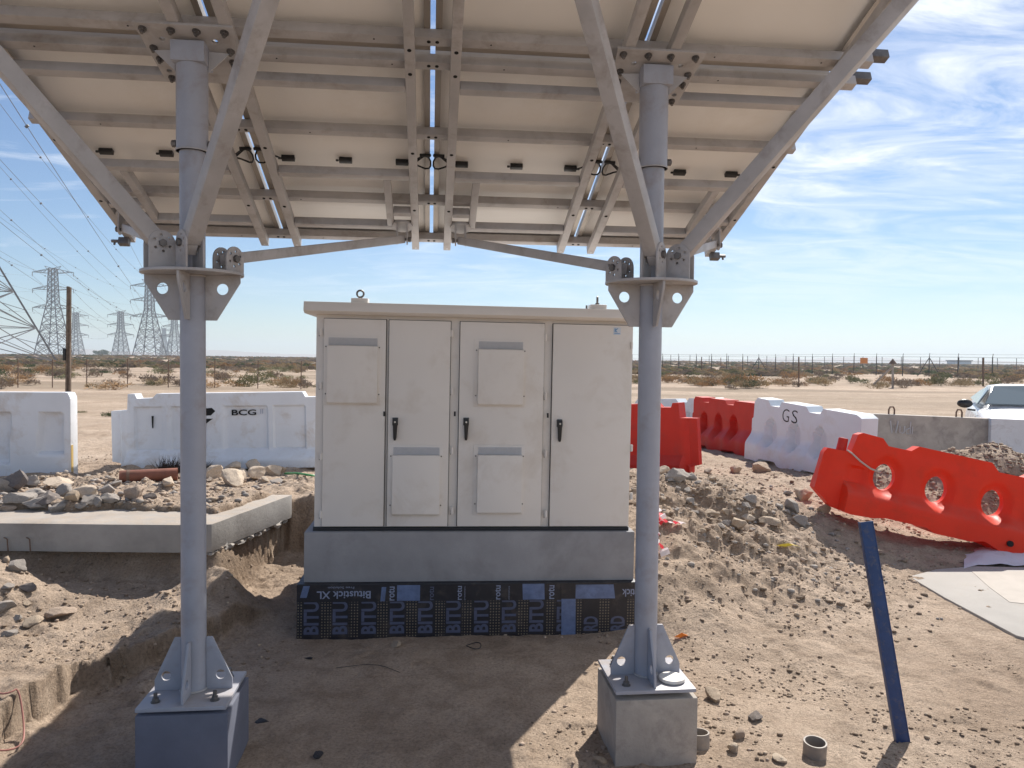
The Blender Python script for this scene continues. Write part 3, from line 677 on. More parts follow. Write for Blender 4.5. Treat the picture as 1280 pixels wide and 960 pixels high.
for i, px in enumerate((447, 742)):
    x = cx_of(px); m = MB(); m.box((x-.052, -.052, CH+.0665), (x+.052, .05, CH+.098), CMX); bk = m.build('lifting_bracket', M['cab'], cab, bevel=.006)
    c = Cc(x, 0, CH+.098+.030); m = MB(); ax = CMX.to_3x3() @ (Vector((1, 0, 0)) if i == 0 else Vector((.25, .97, 0)))
    m.path([c+ax*.021*math.cos(a)+Z*.021*math.sin(a) for a in [2*math.pi*k/20 for k in range(20)]], .0062, 8, closed=True); m.tube(c-Z*.032, c-Z*.018, .013, n=12)
    m.build('eye_bolt', M['galv'], bk)
m = MB(); xx_ = cx_of(728); m.tube(Cc(xx_, -.02, CH+.066), Cc(xx_, -.02, CH+.092), .006, n=8); m.build('screw', M['galv'], roof)

BB = thing('cabinet_foundation', 'grey cast concrete plinth under the cream cabinet', 'concrete base', CO-Z*.68)
def bbox(name, a, b, mat, bev=.004):
    m = MB(); m.box(a, b, CMX); return m.build(name, M[mat], BB, bevel=bev)
bbox('plinth', (-.052, -.030, -.335), (CW+.036, CD+.05, -.019), 'concd', .006)
mem = bbox('membrane', (-.086, -.066, -.80), (CW+.05, CD+.08, -.3352), 'membrane', .006)
MF = CMX @ Matrix.Translation((-.086, -.0665, -.68)) @ Matrix.Rotation(rad(90), 4, 'X')    # x right, y up on the membrane face, origin at its foot
# dot grid of the printed film
m = MB(); 
for i in range(0, 118):
    for j in range(0, 13):
        x = .006+i*.0181; y = .012+j*.0181
        if x > CW+.12: continue
        m.add([MF @ Vector((x, y, .0006)), MF @ Vector((x+.0075, y, .0006)), MF @ Vector((x+.0075, y+.0075, .0006)), MF @ Vector((x, y+.0075, .0006))], [(0, 1, 2, 3)])
dg_ = m.build('dot_print', material('dot_print', (.22, .185, .135), .5), mem); dg_['kind'] = 'stuff'
upper = MB(); upper.box((0, .233, .0009), (CW+.136, .340, .0035), MF); up_ = upper.build('film_strip', M['membrane'], mem)
def lower_w(k, word='BITU', ln=.212): 
    x = .040+k*.176; m = MB(); m.plate([(x-.006, .012), (x+.104, .012), (x+.104, .232), (x-.006, .232)], [], .0006, MF @ Matrix.Translation((0, 0, .0010))); m.build('print_ground', M['membrane'], mem)
    R_ = MF @ Matrix.Translation((x+.096, .030, .0016)) @ Matrix.Rotation(rad(90), 4, 'Z'); o = text(word, R_, ln, .092, .030).build('lettering', M['ink'], mem)
for k in range(10): lower_w(k, 'BITU', .208)
lower_w(10, 'RD', .094); lower_w(11, 'RD', .094)
def quad(name, x0, y0, x1, y1, mat, d=.0042, sk=0):
    m = MB(); m.plate([(x0, y0), (x1, y0), (x1+sk, y1), (x0+sk, y1)], [], .0012, MF @ Matrix.Translation((0, 0, d))); return m.build(name, M[mat], mem)
quad('release_film', .02, .262, .060, .335, 'bluefilm', sk=.02); quad('release_film', .512, .236, .540, .325, 'bluefilm', sk=.008)
quad('release_film', .615, .237, .758, .336, 'bluefilm'); quad('release_film', 1.408, .237, 1.548, .338, 'bluefilm', sk=-.004)
quad('release_film', 1.748, .240, 2.005, .330, 'bluefilm', sk=-.012); quad('film_tape', 1.660, -.02, 1.752, .240, 'bluefilm', d=.0060, sk=-.004)
quad('film_patch', 1.652, .241, 1.746, .342, 'membrane', d=.0066)
def ftext(s, x, y, w, h, rot, mat='inkw', bold=.015):
    R_ = MF @ Matrix.Translation((x, y, .0046)) @ Matrix.Rotation(rad(rot), 4, 'Z'); text(s, R_, w, h, bold).build('lettering', M[mat], mem)
ftext('Bitustick XL', .452, .302, .33, .048, 180); ftext('Free Solution', .35, .330, .16, .014, 180, bold=0)
ftext('rotu', .600, .240, .088, .038, 90); ftext('rotu', .845, .240, .085, .030, 90, 'ink'); ftext('rotu', 1.02, .240, .088, .030, 90); ftext('rotu', 1.265, .24, .09, .034, 90); ftext('rotu', 1.610, .240, .088, .040, 90)
ftext('Bitustick', 2.24, .300, .19, .050, 180)
ftext('prestomers', 1.045, .240, .085, .010, 90, bold=0); ftext('prestomers', 1.325, .240, .085, .010, 90, bold=0)

# ------------------------------------------------------------------ concrete slab at the left
SLB = thing('concrete_slab', 'dusty concrete slab overhanging the dug out bank at the left', 'slab', (-2.2, 5.3, .41))
m = MB(); top = []; xr0, xr1 = slab_xr(5.25), slab_xr(6.42)
ol = [(-7.5, 5.20)]+[(x, 5.22-.0*(x+7.5)+.010*float(fbm(np.array([x]), np.array([.5]), 3, 3, 2)[0])) for x in np.arange(-7.2, -2.2, .12)]+[(xr0, 5.25)]
ol += [(slab_xr(y)+.006*float(fbm(np.array([y]), np.array([.9]), 5, 3, 2)[0]), y) for y in np.arange(5.35, 6.42, .1)]+[(xr1, 6.42), (-7.5, 6.42)]
m.plate(ol, [], .19, Matrix.Translation((0, 0, .505))); m.build('slab', M['slabc'], SLB, bevel=.006)
m = MB(); pts = []
import random as _r
_r.seed(3)
# crumbly mortar that oozed below the slab edge
for i in range(16):
    y = 5.30+i*.07; x = slab_xr(y)-.02-.03*_r.random(); rr = .014+.022*_r.random()
    pts.append((x, y, .405-.02*_r.random(), rr))
for x, y, z, rr in pts:
    bm = bmesh.new(); bmesh.ops.create_icosphere(bm, subdivisions=2, radius=rr); o0 = _r.random()*9
    from mathutils import noise as _n
    vs = [Vector((v.co.x, v.co.y*1.9, v.co.z*.8))*(1+.8*_n.noise(v.co*60+Vector((o0, 0, 0))))+Vector((x, y, z)) for v in bm.verts]; m.add(vs, [tuple(v.index for v in f.verts) for f in bm.faces]); bm.free()
m.build('mortar_edge', M['slabc'], SLB, smooth=True, kind='stuff')
m = MB()
for px in (5, 33): m.path([at(px, 672, 5.215), at(px+4, 674, 5.20), at(px+5, 689, 5.20)], .004, 6)
m.build('tie_wire', M['rust'], SLB)
# poured screed patch at the right
pp = [(1136, 722), (1170, 713), (1215, 709), (1290, 711), (1420, 716), (1500, 840), (1330, 812), (1270, 796), (1225, 772), (1180, 748)]
PA = thing('screed_patch', 'flat grey screed patch set in the sand at the right edge', 'concrete patch', (3.6, 6.0, .0))
m = MB(); pl = []
for px, py in pp: g = gz(px, py, .06); pl.append((g.x, g.y))
m.plate(pl, [], .09, Matrix.Translation((0, 0, .026))); m.build('surface', M['pad'], PA, bevel=.008)
m = MB(); q_ = [gz(px, py, .076) for px, py in ((1215, 714), (1300, 714), (1340, 760), (1262, 752), (1236, 733))]; m.plate([(p.x, p.y) for p in q_], [], .002, Matrix.Translation((0, 0, .0728))); m.build('pale_stain', M['smear'], PA)
# ------------------------------------------------------------------ barriers
_D = np.concatenate([np.arange(1.8, 14, .02), np.arange(14, 60, .25), np.arange(60, 400, 2.)])
def hit(px, py):
    d = ray(px, py); d = d/d.y; xs = EYE.x+d.x*_D; ys = _D; zs = EYE.z+d.z*_D; h = height(xs, ys)
    k = np.argmax(zs < h) if (zs < h).any() else len(_D)-1
    return Vector((float(xs[k]), float(ys[k]), float(h[k])))
def dens(loop, step):
    r = []
    for i in range(len(loop)):
        a = Vector(loop[i]); b = Vector(loop[(i+1) % len(loop)]); n = max(1, int((b-a).length/step))
        r += [tuple(a+(b-a)*k/n) for k in range(n)]
    return r
def inside(p, lp):
    c = False; n = len(lp); x, y = p
    for i in range(n):
        x1, y1 = lp[i]; x2, y2 = lp[i-1]
        if (y1 > y) != (y2 > y) and x < (x2-x1)*(y-y1)/(y2-y1)+x1: c = not c
    return c
def puff(outer, holes, df, db, step=.03):
    """closed body with outline outer (x, z), holes through it and depth df in front, db behind"""
    outer = dens(outer, step); holes = [dens(h, step) for h in holes]
    pts = list(outer); edges = [(i, (i+1) % len(outer)) for i in range(len(outer))]; k = len(outer)
    for h in holes: pts += h; edges += [(k+i, k+(i+1) % len(h)) for i in range(len(h))]; k += len(h)
    nb = k; x0 = min(p[0] for p in outer); x1 = max(p[0] for p in outer); z0 = min(p[1] for p in outer); z1 = max(p[1] for p in outer)
    B = np.array(pts)
    for i in range(int((x1-x0)/step)+1):
        for j in range(int((z1-z0)/step)+1):
            p = (x0+i*step+.0013, z0+j*step+.0017)
            if inside(p, outer) and not any(inside(p, h) for h in holes) and np.min(np.hypot(B[:, 0]-p[0], B[:, 1]-p[1])) > step*.45: pts.append(p)
    r = geometry.delaunay_2d_cdt([Vector(p) for p in pts], edges, [], 0, 1e-5); vs = [(v.x, v.y) for v in r[0]]; n = len(vs)
    tr = []
    for f in r[2]:
        c = (sum(vs[i][0] for i in f)/3, sum(vs[i][1] for i in f)/3)
        if inside(c, outer) and not any(inside(c, h) for h in holes):
            a, b, c_ = f; A = (vs[b][0]-vs[a][0])*(vs[c_][1]-vs[a][1])-(vs[b][1]-vs[a][1])*(vs[c_][0]-vs[a][0])
            tr.append((a, b, c_) if A > 0 else (a, c_, b))
    V3 = [(x, -df(x, z), z) for x, z in vs]+[(x, db(x, z), z) for x, z in vs]
    F = [t for t in tr]+[(n+c, n+b, n+a) for a, b, c in tr]
    cnt = {}
    for a, b, c in tr:
        for e in ((a, b), (b, c), (c, a)): cnt[e] = 1
    for (a, b) in cnt:
        if (b, a) not in cnt: F.append((b, a, n+a, n+b))
    m = MB(); m.add(V3, F); return m
def sms(a, b, x): t = min(1, max(0, (x-a)/(b-a))); return t*t*(3-2*t)
def place(r, p, q, lean=0):
    x = (q-p).normalized(); y = Z.cross(x).normalized(); z = x.cross(y)
    Mx = Matrix((x, y, z)).transposed().to_4x4() @ Matrix.Rotation(rad(lean), 4, 'X'); r.location = p; r.rotation_euler = Mx.to_euler()
def pt(px, py, Y): return at(px, py, Y)
# type with through holes
def body_depth(x, z, Lb, hb):
    d = .205-.125*sms(.16, .30, z); d += .012*math.sin(x*9)*(1-sms(.2, .4, z)); return d*(.75+.25*sms(0, .1, x)*sms(0, .1, Lb-x))
HO = [(.57, .40), (1.03, .39), (1.52, .38)]
def d_orange(x, z):
    d = body_depth(x, z, 2.06, .74)
    for hx, hz in HO:
        r = math.hypot((x-hx)/.105, (z-hz)/.135); d = d*(1-(1-sms(.95, 1.5, r))*.55) if r < 1.5 else d
    if .78 < x < 1.36 and .60 < z < .69: d -= .006
    if 1.80 < x < 1.86 and .26 < z < .45: d += .02
    if .20 < x < .42 and .28 < z < .42: d -= .03*sms(.20, .27, x)*sms(.42, .36, x)
    if x < .24: d = min(d, .085)
    return max(d, .02)
OUT = [(-.02, .16), (.16, .02), (.30, .0), (.50, .01), (.60, .035), (.95, .035), (1.02, .0), (1.34, .0), (1.44, .03), (1.52, .0), (1.58, -.03), (2.02, -.03), (2.06, .02), (2.06, .66), (2.0, .70), (1.80, .70), (1.74, .655), (1.50, .655), (1.43, .725), (.80, .730), (.74, .675), (.54, .675), (.48, .735), (.30, .745), (.26, .72), (.235, .55), (.03, .545), (.005, .50)]
pl_, ql_ = pt(1013, 630, 7.1), pt(1277, 690, 6.85)
ob = thing('plastic_barrier', 'tipped orange barrier with three see-through holes, lying across the rubble at right', 'road barrier', pl_, 'plastic barriers')
m = puff(OUT, [circ(hx, hz-.01, .094, 32, .122) for hx, hz in HO], d_orange, d_orange, .026); m.build('body', M['orange'], ob, smooth=True, world=False)
m = MB(); m.tube((.165, 0, .50), (.165, 0, .665), .046, .042, 18); m.build('hinge_pin', M['red'], ob, bevel=.012, world=False)
m = MB(); m.tube((1.64, -.235, .06), (1.64, -.18, .06), .026, n=18); m.build('drain_plug', M['hole'], ob, world=False)
place(ob, pl_, ql_, -4)
MWo = Matrix.Translation(ob.location) @ ob.rotation_euler.to_matrix().to_4x4()
rp = [MWo @ Vector(v) for v in ((.20, -.06, .56), (.235, -.10, .54), (.32, -.105, .485), (.42, -.10, .44), (.50, -.10, .425), (.53, -.05, .43))]
m = MB(); m.path(rp, .0085, 8); rr = m.build('rope', M['rope'], None, smooth=True); tag(rr, 'short grey rope tied through the first hole of the tipped orange barrier', 'rope')
sh = MB(); vsx = []; 
g0 = gz(1208, 690, .16); 
for j in range(8):
    for i in range(14):
        px = 1205+i*9; py = 686+j*3.2+ (0 if i > 2 else (2-i)*2); g = gz(px, py, .06); vsx.append((g.x, g.y, .075+.045*math.sin(j/7*math.pi)*sms(0, 3, i)+.010*math.sin(i*.9+j)*math.sin(j*1.3+i*.4)+.005*math.sin(i*1.7-j*2)))
sh.add(vsx, [(j*14+i, j*14+i+1, (j+1)*14+i+1, (j+1)*14+i) for j in range(7) for i in range(13)]); so = sh.build('plastic_sheet', M['sheet'], None, smooth=True)
tag(so, 'crumpled pale plastic sheet under the right end of the tipped orange barrier', 'plastic sheet')
# moulded type with blind oval pockets
HB = [(.40, .42), (.86, .42), (1.32, .42)]
def d_pocket(x, z, Lb=2.0):
    d = .25-.125*sms(.20, .42, z)
    dx = min(abs(x-h[0]) for h in HB)
    d += .035*(math.cos(x*13.6+1.9)*.5-.5)*(1-sms(.30, .45, z)) if z < .45 else 0
    for hx, hz in HB:
        r = math.hypot((x-hx)/.105, (z-hz)/.165)
        if r < 1.2: d = min(d, .022+sms(.92, 1.2, r)*(d-.022))
        if z < .30 and abs(x-hx) < .10: d -= .06*sms(.12, .28, z)*(1-abs(x-hx)/.10)
    return max(d, .02)
OUTP = [(0, .0), (.28, .0), (.34, .05), (.62, .05), (.70, -.0), (1.10, .0), (1.18, .05), (1.46, .05), (1.54, .0), (1.95, .0), (1.98, .1), (1.98, .79), (1.90, .83), (1.36, .84), (1.31, .77), (1.12, .77), (1.06, .84), (.60, .85), (.55, .775), (.38, .775), (.33, .85), (.10, .86), (.04, .80), (.03, .58), (0, .56)]
def pocket_barrier(lab, mat, p, q, scale=1, lean=0):
    r = thing('plastic_barrier', lab, 'road barrier', p, 'plastic barriers'); r.scale = (scale,)*3
    puff(OUTP, [], d_pocket, d_pocket, .024).build('body', M[mat], r, smooth=True, world=False); place(r, p, q, lean); r.scale = (scale,)*3; return r
gs = pocket_barrier('white plastic barrier marked GS between the red barrier and the tipped orange one', 'whitep', pt(947, 572, 10.5), pt(1078, 606, 8.75), .97)
for ch, x0, w in (('G', .62, .13), ('S', .80, .11)):
    R_ = Matrix.Translation((x0, -.1265, .60)) @ Matrix.Rotation(rad(90), 4, 'X') @ Matrix.Rotation(rad(-3), 4, 'Z'); text(ch, R_, w, .17, -.012).build('lettering', M['hole'], gs, world=False)
m = MB(); m.tube((1.72, -.15, .52), (1.72, -.088, .52), .010, n=10)
rb = pocket_barrier('red plastic barrier with three oval pockets left of the white GS barrier', 'red', pt(873, 556, 12.6), pt(962, 574, 10.7), .93)
pocket_barrier('white plastic barrier seen behind the red ones, nearest the right pole', 'whitep', pt(800, 556, 14.2), pt(878, 558, 13.0), .98)
# plain type with grooved panels and a lower end flange
def plain_barrier(lab, mat, p, q, L_=2.12, Hh=.82, lean=0, grooves=True, scale=1, flip=False):
    def d(x, z):
        if x < .10: return .045
        if x < .16: return .075
        v = .20-.11*sms(.10, .22, z)
        if grooves:
            for a, b in ((.24, .56), (.62, .98), (1.16, 1.62), (1.68, 2.02)):
                if a < x < b and .20 < z < Hh-.14:
                    e = min(x-a, b-x, z-.20, Hh-.14-z); v -= .030*sms(.0, .016, e)
        return v
    o = [(0, .10), (.10, .08), (.105, 0), (L_*.48, .0), (L_*.5, .02), (L_*.95, .02), (L_, .0), (L_, Hh-.02), (L_-.05, Hh), (L_-.12, Hh), (L_-.13, Hh-.05), (L_-.26, Hh-.05), (L_-.29, Hh+.005), (.48, Hh), (.44, Hh-.045), (.28, Hh-.05), (.26, Hh), (.19, Hh), (.18, Hh-.17), (0, Hh-.18)]
    if flip: o = [(L_-x, z) for x, z in o][::-1]; dd = lambda x, z: d(L_-x, z)
    else: dd = d
    r = thing('plastic_barrier', lab, 'road barrier', p, 'plastic barriers'); puff(o, [], dd, dd, .022 if grooves else .035).build('body', M[mat], r, smooth=True, world=False)
    place(r, p, q, lean); r.scale = (scale,)*3; return r
bc = plain_barrier('white barrier marked BCG with a black arrow, behind the left pole', 'white', pt(143, 588, 8.15), pt(413, 583, 8.35), 2.28, .815)
def bframe(x, z, y=-.0925): return Matrix.Translation((x, y, z)) @ Matrix.Rotation(rad(90), 4, 'X')
text('BCG', bframe(1.245, .575, -.0755), .255, .062, .022).build('lettering', M['hole'], bc, world=False)
m = MB(); m.plate([(0, -.005), (.29, .005), (.335, .05), (.30, .085), (0, .06)], [], .002, bframe(.745, .575)); m.plate([(.02, -.12), (.20, -.11), (.31, -.03), (.02, -.03)], [], .002, bframe(.745, .575)); m.build('arrow_logo', M['hole'], bc, world=False)
m = MB(); m.plate([(0, 0), (.012, .0), (.018, .13), (-.004, .13)], [], .002, bframe(.425, .45, -.0765)); m.build('tick_mark', M['hole'], bc, world=False)
m = MB(); m.plate([(0, 0), (.006, .0), (.006, .05), (0, .05)], [], .002, bframe(1.545, .59, -.0765)); m.plate([(.02, 0), (.026, .0), (.026, .05), (.02, .05)], [], .002, bframe(1.545, .59, -.0765)); m.build('tick_mark', M['inkw'], bc, world=False)
fr = plain_barrier('plain red barrier partly behind the right pole, its foot buried in rubble', 'red', pt(700, 588, 9.6), pt(873, 592, 8.55), 1.85, .80, grooves=False, flip=True)
# framed concrete barrier at the left edge
def d_frame(x, z):
    v = .075
    xr = x  # x measured from the left end; right end at 1.9
    if 1.60 < x < 1.875 and .235 < z < .66:
        v -= .062*sms(0, .03, min(x-1.60-(z-.235)*.10, 1.875-x, z-.235, .66-z))
    if .15 < x < 1.385-(.66-z)*.06 and .135 < z < .66:
        v -= .062*sms(0, .03, min(x-.15, 1.385-(.66-z)*.06-x, z-.135, .66-z))
    return v
lb = thing('concrete_barrier', 'whitewashed barrier with framed recesses cut off by the left edge', 'road barrier', pt(-150, 600, 7.5), 'concrete barriers')
puff([(0, 0), (1.9, 0), (1.925, .3), (1.93, .80), (1.91, .845), (1.88, .85), (.9, .85), (0, .85)], [], d_frame, lambda x, z: .075, .022).build('body', M['white'], lb, smooth=True, world=False)
m = MB(); m.box((1.905, -.072, .02), (1.934, .072, .79)); m.build('end_plate', M['whitec'], lb, world=False, bevel=.006)
m = MB(); m.plate([(0, 0), (.045, 0), (.03, .22), (.035, .40), (.012, .42), (.01, .2)], [], .0015, bframe(1.61, .235, -.0115)); m.build('rust_stain', material('rust_stain', (.36, .22, .18), .8), lb, world=False)
m = MB(); m.box((1.925, -.070, .0), (1.938, -.03, .33)); m.build('rust_stain', material('ochre_stain', (.55, .38, .14), .8), lb, world=False)
place(lb, pt(-166, 598, 7.45), pt(73, 597, 7.6))
# grey concrete barriers at the right
def jersey(lab, mat, p, q, L_, Hh, loops=True):
    r = thing('concrete_barrier', lab, 'road barrier', p, 'concrete barriers')
    pr = [(-.24, 0), (.24, 0), (.24, .10), (.11, .30), (.09, Hh), (-.09, Hh), (-.11, .30), (-.24, .10)]
    m = MB(); a = [(0, y, z) for y, z in pr]; b = [(L_, y, z) for y, z in pr]; k = len(pr); m.add(a+b, [tuple(range(k)), tuple(range(k, 2*k))[::-1]]+[(i, k+i, k+(i+1) % k, (i+1) % k) for i in range(k)])
    m.build('body', M[mat], r, bevel=.012, world=False)
    if loops:
        for x in (L_*.23, L_*.73):
            m = MB(); m.path([(x-.035, 0, Hh-.02), (x-.035, 0, Hh+.06), (x-.02, 0, Hh+.095), (x+.02, 0, Hh+.095), (x+.035, 0, Hh+.06), (x+.035, 0, Hh-.02)], .011, 8); m.build('lifting_loop', M['rust'], r, world=False)
    place(r, p, q); return r
p1 = pt(1072, 601, 10.1); j1 = jersey('grey concrete barrier with two lifting loops and faint scrawled letters', 'conc', Vector((p1.x, 10.1, .30)), Vector((pt(1232, 590, 9.9).x, 9.9, .26)), 1.66, .80)
m = MB()
def stroke(pts, x0, z0, s, w=.009):
    m.path([(x0+x*s, -.102, z0+z*s) for x, z in pts], w, 5)
for pts, dx in (([(0, 1), (.15, 0), (.3, .7), (.45, 0), (.6, 1)], 0), ([(0, .6), (0, .1), (.2, 0), (.35, .15), (.35, .6)], .75), ([(.35, 1), (.35, 0), (.1, 0), (0, .3), (.35, .5)], 1.2), ([(0, .6), (0, 0)], 1.7)):
    stroke([(x+dx, z) for x, z in pts], .34, .56, .16)
m.build('graffiti', material('faint_chalk_paint', (.46, .45, .46), .8), j1, world=False)
m = MB(); m.box((-.03, -.13, .05), (-.004, .13, .80)); m.build('end_joint', M['wood'], j1, world=False, bevel=.004)
jersey('whitewashed concrete barrier with chipped paint in front of the car', 'whitec', Vector((pt(1233, 600, 9.8).x, 9.8, .27)), Vector((pt(1440, 600, 9.3).x, 9.3, .25)), 2.0, .80, False)
tp = MB()
random.seed(8)
base_t = pt(1069, 530, 9.5)
for k in range(5):
    x = base_t.x+.01*k; pts = [Vector((x+random.uniform(-.03, .03), base_t.y-.02*j, base_t.z+.10-.07*j-.02*k)) for j in range(5)]
    for a, b in zip(pts, pts[1:]): tp.bar(a, b, .035, .002, up=(random.random(), 1, 0))
t_ = tp.build('warning_tape', M['tapew'], None); tag(t_, 'crumpled pale tape knotted at the end of the white GS barrier', 'warning tape', 'warning tape')

# ------------------------------------------------------------------ rocks
from mathutils import noise as mn
_rk = {}
def rock_mesh(k, mat):
    if (k, mat) in _rk: return _rk[(k, mat)]
    bm = bmesh.new(); bmesh.ops.create_icosphere(bm, subdivisions=4, radius=1); rnd = random.Random(k*7+1)
    pl = [(Vector((rnd.gauss(0, 1), rnd.gauss(0, 1), rnd.gauss(0, 1))).normalized(), rnd.uniform(.42, .72)) for _ in range(11)]
    o = Vector((k*3.1, 1, 2))
    for v in bm.verts:
        c = v.co.copy()
        for n_, d in pl:
            e = c.dot(n_)-d
            if e > 0: c -= n_*e*.93
        c *= 1+.10*mn.noise(c*1.7+o)+.07*mn.fractal(c*4+o, 1, 2, 4)+.03*mn.noise(c*14+o); v.co = c
    m_ = bpy.data.meshes.new('rock'); bm.to_mesh(m_); bm.free(); m_.materials.append(M[mat]); m_.polygons.foreach_set('use_smooth', [True]*len(m_.polygons)); m_.set_sharp_from_angle(angle=rad(42))
    _rk[(k, mat)] = m_; return m_
def rock(px, py, wpx, mat, label, group=None, flat=.7, seed=None, name='rock', lift=.25):
    rnd = random.Random(int(px*13+py)); g = hit(px, py+wpx*.22); w = wpx*g.y/961/2*1.12
    o = bpy.data.objects.new(name, rock_mesh(rnd.randrange(7), mat)); COL.objects.link(o)
    o.location = (g.x, g.y+w*.3, g.z+w*flat*lift); o.rotation_euler = (rnd.uniform(-.3, .3), rnd.uniform(-.3, .3), rnd.uniform(0, 6.28)); o.scale = (w*1.1, w*.85, w*flat)
    return tag(o, label, 'rock', group)
G1 = 'grey rubble heaped on the slab'
for a in ((2, 607, 28, 'rockgrey'), (37, 603, 24, 'rockgrey'), (43, 616, 26, 'rockgrey'), (24, 624, 36, 'rockgrey'), (56, 626, 32, 'rockdark'), (75, 615, 34, 'rockgrey'), (101, 637, 22, 'rockgrey'), (110, 628, 24, 'rockgrey'), (133, 624, 28, 'rockgrey'), (131, 611, 22, 'rockgrey'), (75, 636, 30, 'rockgrey'), (8, 641, 26, 'rockpink'), (120, 639, 18, 'rockgrey'), (142, 604, 14, 'rockgrey'), (186, 621, 18, 'rockdark'), (14, 590+20, 20, 'rockdark'), (64, 642, 20, 'rockgrey'), (150, 633, 14, 'rocktan')):
    rock(*a, 'lump of grey broken concrete in the rubble heap on the slab at left', G1, flat=.62, lift=.45)
rock(16, 608, 38, 'rockdark', 'dark block with one pale sunlit facet, top left of the rubble heap', 'loose rocks', .8, lift=.8)
rock(50, 641, 48, 'rockgrey', 'largest grey lump at the front edge of the slab', 'loose rocks', .5, lift=.5)
rock(166, 620, 26, 'rockpink', 'pinkish pointed stone right of the rubble heap on the slab', 'loose rocks', .9, lift=.6)
rock(71, 604, 36, 'rockpale', 'flat whitish slab of stone lying on top of the rubble heap', 'loose rocks', .3, lift=1.2)
rock(104, 616, 38, 'rockpale', 'yellowish pale stone in the middle of the rubble heap', 'loose rocks', .4, lift=.8)
rock(88, 624, 26, 'rocktan', 'tan stone low in the middle of the rubble heap', 'loose rocks', .6, lift=.6)
G2 = 'pale stones piled before the BCG barrier'
for a in ((269, 590, 28, 'rockpale'), (290, 586, 26, 'rockpale'), (316, 584, 24, 'rockpale'), (320, 594, 30, 'rockpale'), (341, 590, 22, 'rockpale'), (351, 588, 16, 'rocktan'), (302, 592, 18, 'rockpale'), (262, 600, 12, 'rockpale'), (330, 600, 12, 'rockpale')):
    rock(*a, 'pale tan stone in the pile before the BCG barrier', G2, .7, lift=.5)
rock(288, 599, 40, 'rockpale', 'largest pale stone at the front of the pile before the BCG barrier', 'loose rocks', .6, lift=.5)
rock(210, 604, 20, 'rockpale', 'pale stone beside the brown pipe, just left of the left pole', 'loose rocks', .75, lift=.5)
rock(347, 600, 22, 'rockgrey', 'flat grey stone right of the pale stone pile', 'loose rocks', .3)
G3 = 'rubble on the mound right of the pole'
for a in ((829, 588, 16, 'rockpale'), (862, 597, 16, 'rockgrey'), (830, 624, 10, 'rockpale'), (860, 613, 12, 'rockgrey'), (885, 590, 14, 'rockpink'), (891, 599, 12, 'rocktan'), (863, 629, 14, 'rockgrey'), (907, 642, 14, 'rocktan'), (939, 627, 18, 'rockgrey'), (931, 632, 14, 'rockgrey'), (936, 647, 16, 'rockpale'), (909, 655, 14, 'rockgrey'), (902, 659, 12, 'rockgrey'), (986, 616, 12, 'rockgrey'), (975, 633, 14, 'rockgrey'), (876, 665, 12, 'rocktan'), (957, 642, 12, 'rocktan'), (967, 641, 10, 'rockgrey'), (920, 587, 18, 'rocktan'), (905, 610, 10, 'rocktan'), (872, 604, 9, 'rockgrey'), (848, 612, 9, 'rockgrey'), (950, 615, 9, 'rocktan'), (983, 640, 9, 'rockgrey'), (925, 640, 8, 'rockgrey'), (885, 615, 8, 'rocktan'), (1010, 655, 10, 'rockgrey'), (995, 645, 9, 'rockgrey'), (838, 600, 12, 'rockgrey'), (870, 640, 8, 'rockgrey'), (1040, 668, 8, 'rockgrey'), (846, 640, 9, 'rockgrey')):
    rock(*a, 'small loose stone on the rubble mound right of the right pole', G3, .7, lift=.4)
rock(846, 596, 32, 'rockgrey', 'large grey stone against the foot of the plain red barrier', 'loose rocks', .8, lift=.4)
rock(953, 585, 28, 'rocktan', 'tan stone just in front of the GS barrier', 'loose rocks', .55, lift=.4)
rock(892, 640, 26, 'rocktan', 'low tan stone in the middle of the rubble mound', 'loose rocks', .5)
rock(924, 659, 24, 'rocktan', 'pointed pyramid shaped stone at the foot of the rubble mound', 'loose rocks', .9, lift=.5)
rock(963, 653, 24, 'rocktan', 'reddish tan stone right of the pyramid shaped one', 'loose rocks', .7, lift=.4)
rock(992, 633, 22, 'rockgrey', 'grey stone in the shadow left of the tipped orange barrier, upper one', 'loose rocks', .8, lift=.5)
rock(1002, 654, 20, 'rockgrey', 'grey stone in the shadow left of the tipped orange barrier, lower one', 'loose rocks', .8, lift=.5)
rock(1005, 619, 28, 'rocktan', 'brown stone wedged under the left end of the tipped orange barrier', 'loose rocks', .7, lift=.5)
rock(1030, 637, 20, 'rocktan', 'brown stone just under the lower left corner of the tipped orange barrier', 'loose rocks', .7, lift=.4)
rock(892, 870, 28, 'rocktan', 'round sandy stone right of the right foundation block', 'loose rocks', .6, lift=.5)
rock(946, 898, 24, 'rockdark', 'dark narrow clod between the round sandy stone and the pipe stub', 'loose rocks', .45, lift=.5)
rock(924, 920, 20, 'rockpink', 'brown stone, upper of two near the pipe stub', 'loose rocks', .65, lift=.5)
rock(917, 937, 20, 'rockpale', 'pale stone, lower of two near the pipe stub', 'loose rocks', .75, lift=.5)
rock(976, 949, 20, 'rockpale', 'pale chipped stone at the bottom edge left of the pipe stub', 'loose rocks', .5, lift=.5)
rock(750, 951, 16, 'rocktan', 'small stone at the left foot of the right foundation block', 'loose rocks', .8, lift=.5)
rock(496, 806, 17, 'rocktan', 'small stone at the foot of the printed membrane', 'loose rocks', .6, lift=.4)
rock(73, 769, 32, 'rockpink', 'pinkish pale stone at the edge of the shade below the slab', 'loose rocks', .65, lift=.6)
rock(36, 779, 30, 'rocktan', 'tan stone left of the pinkish pale one', 'loose rocks', .5)
G4 = 'stones in the heap at the left edge'
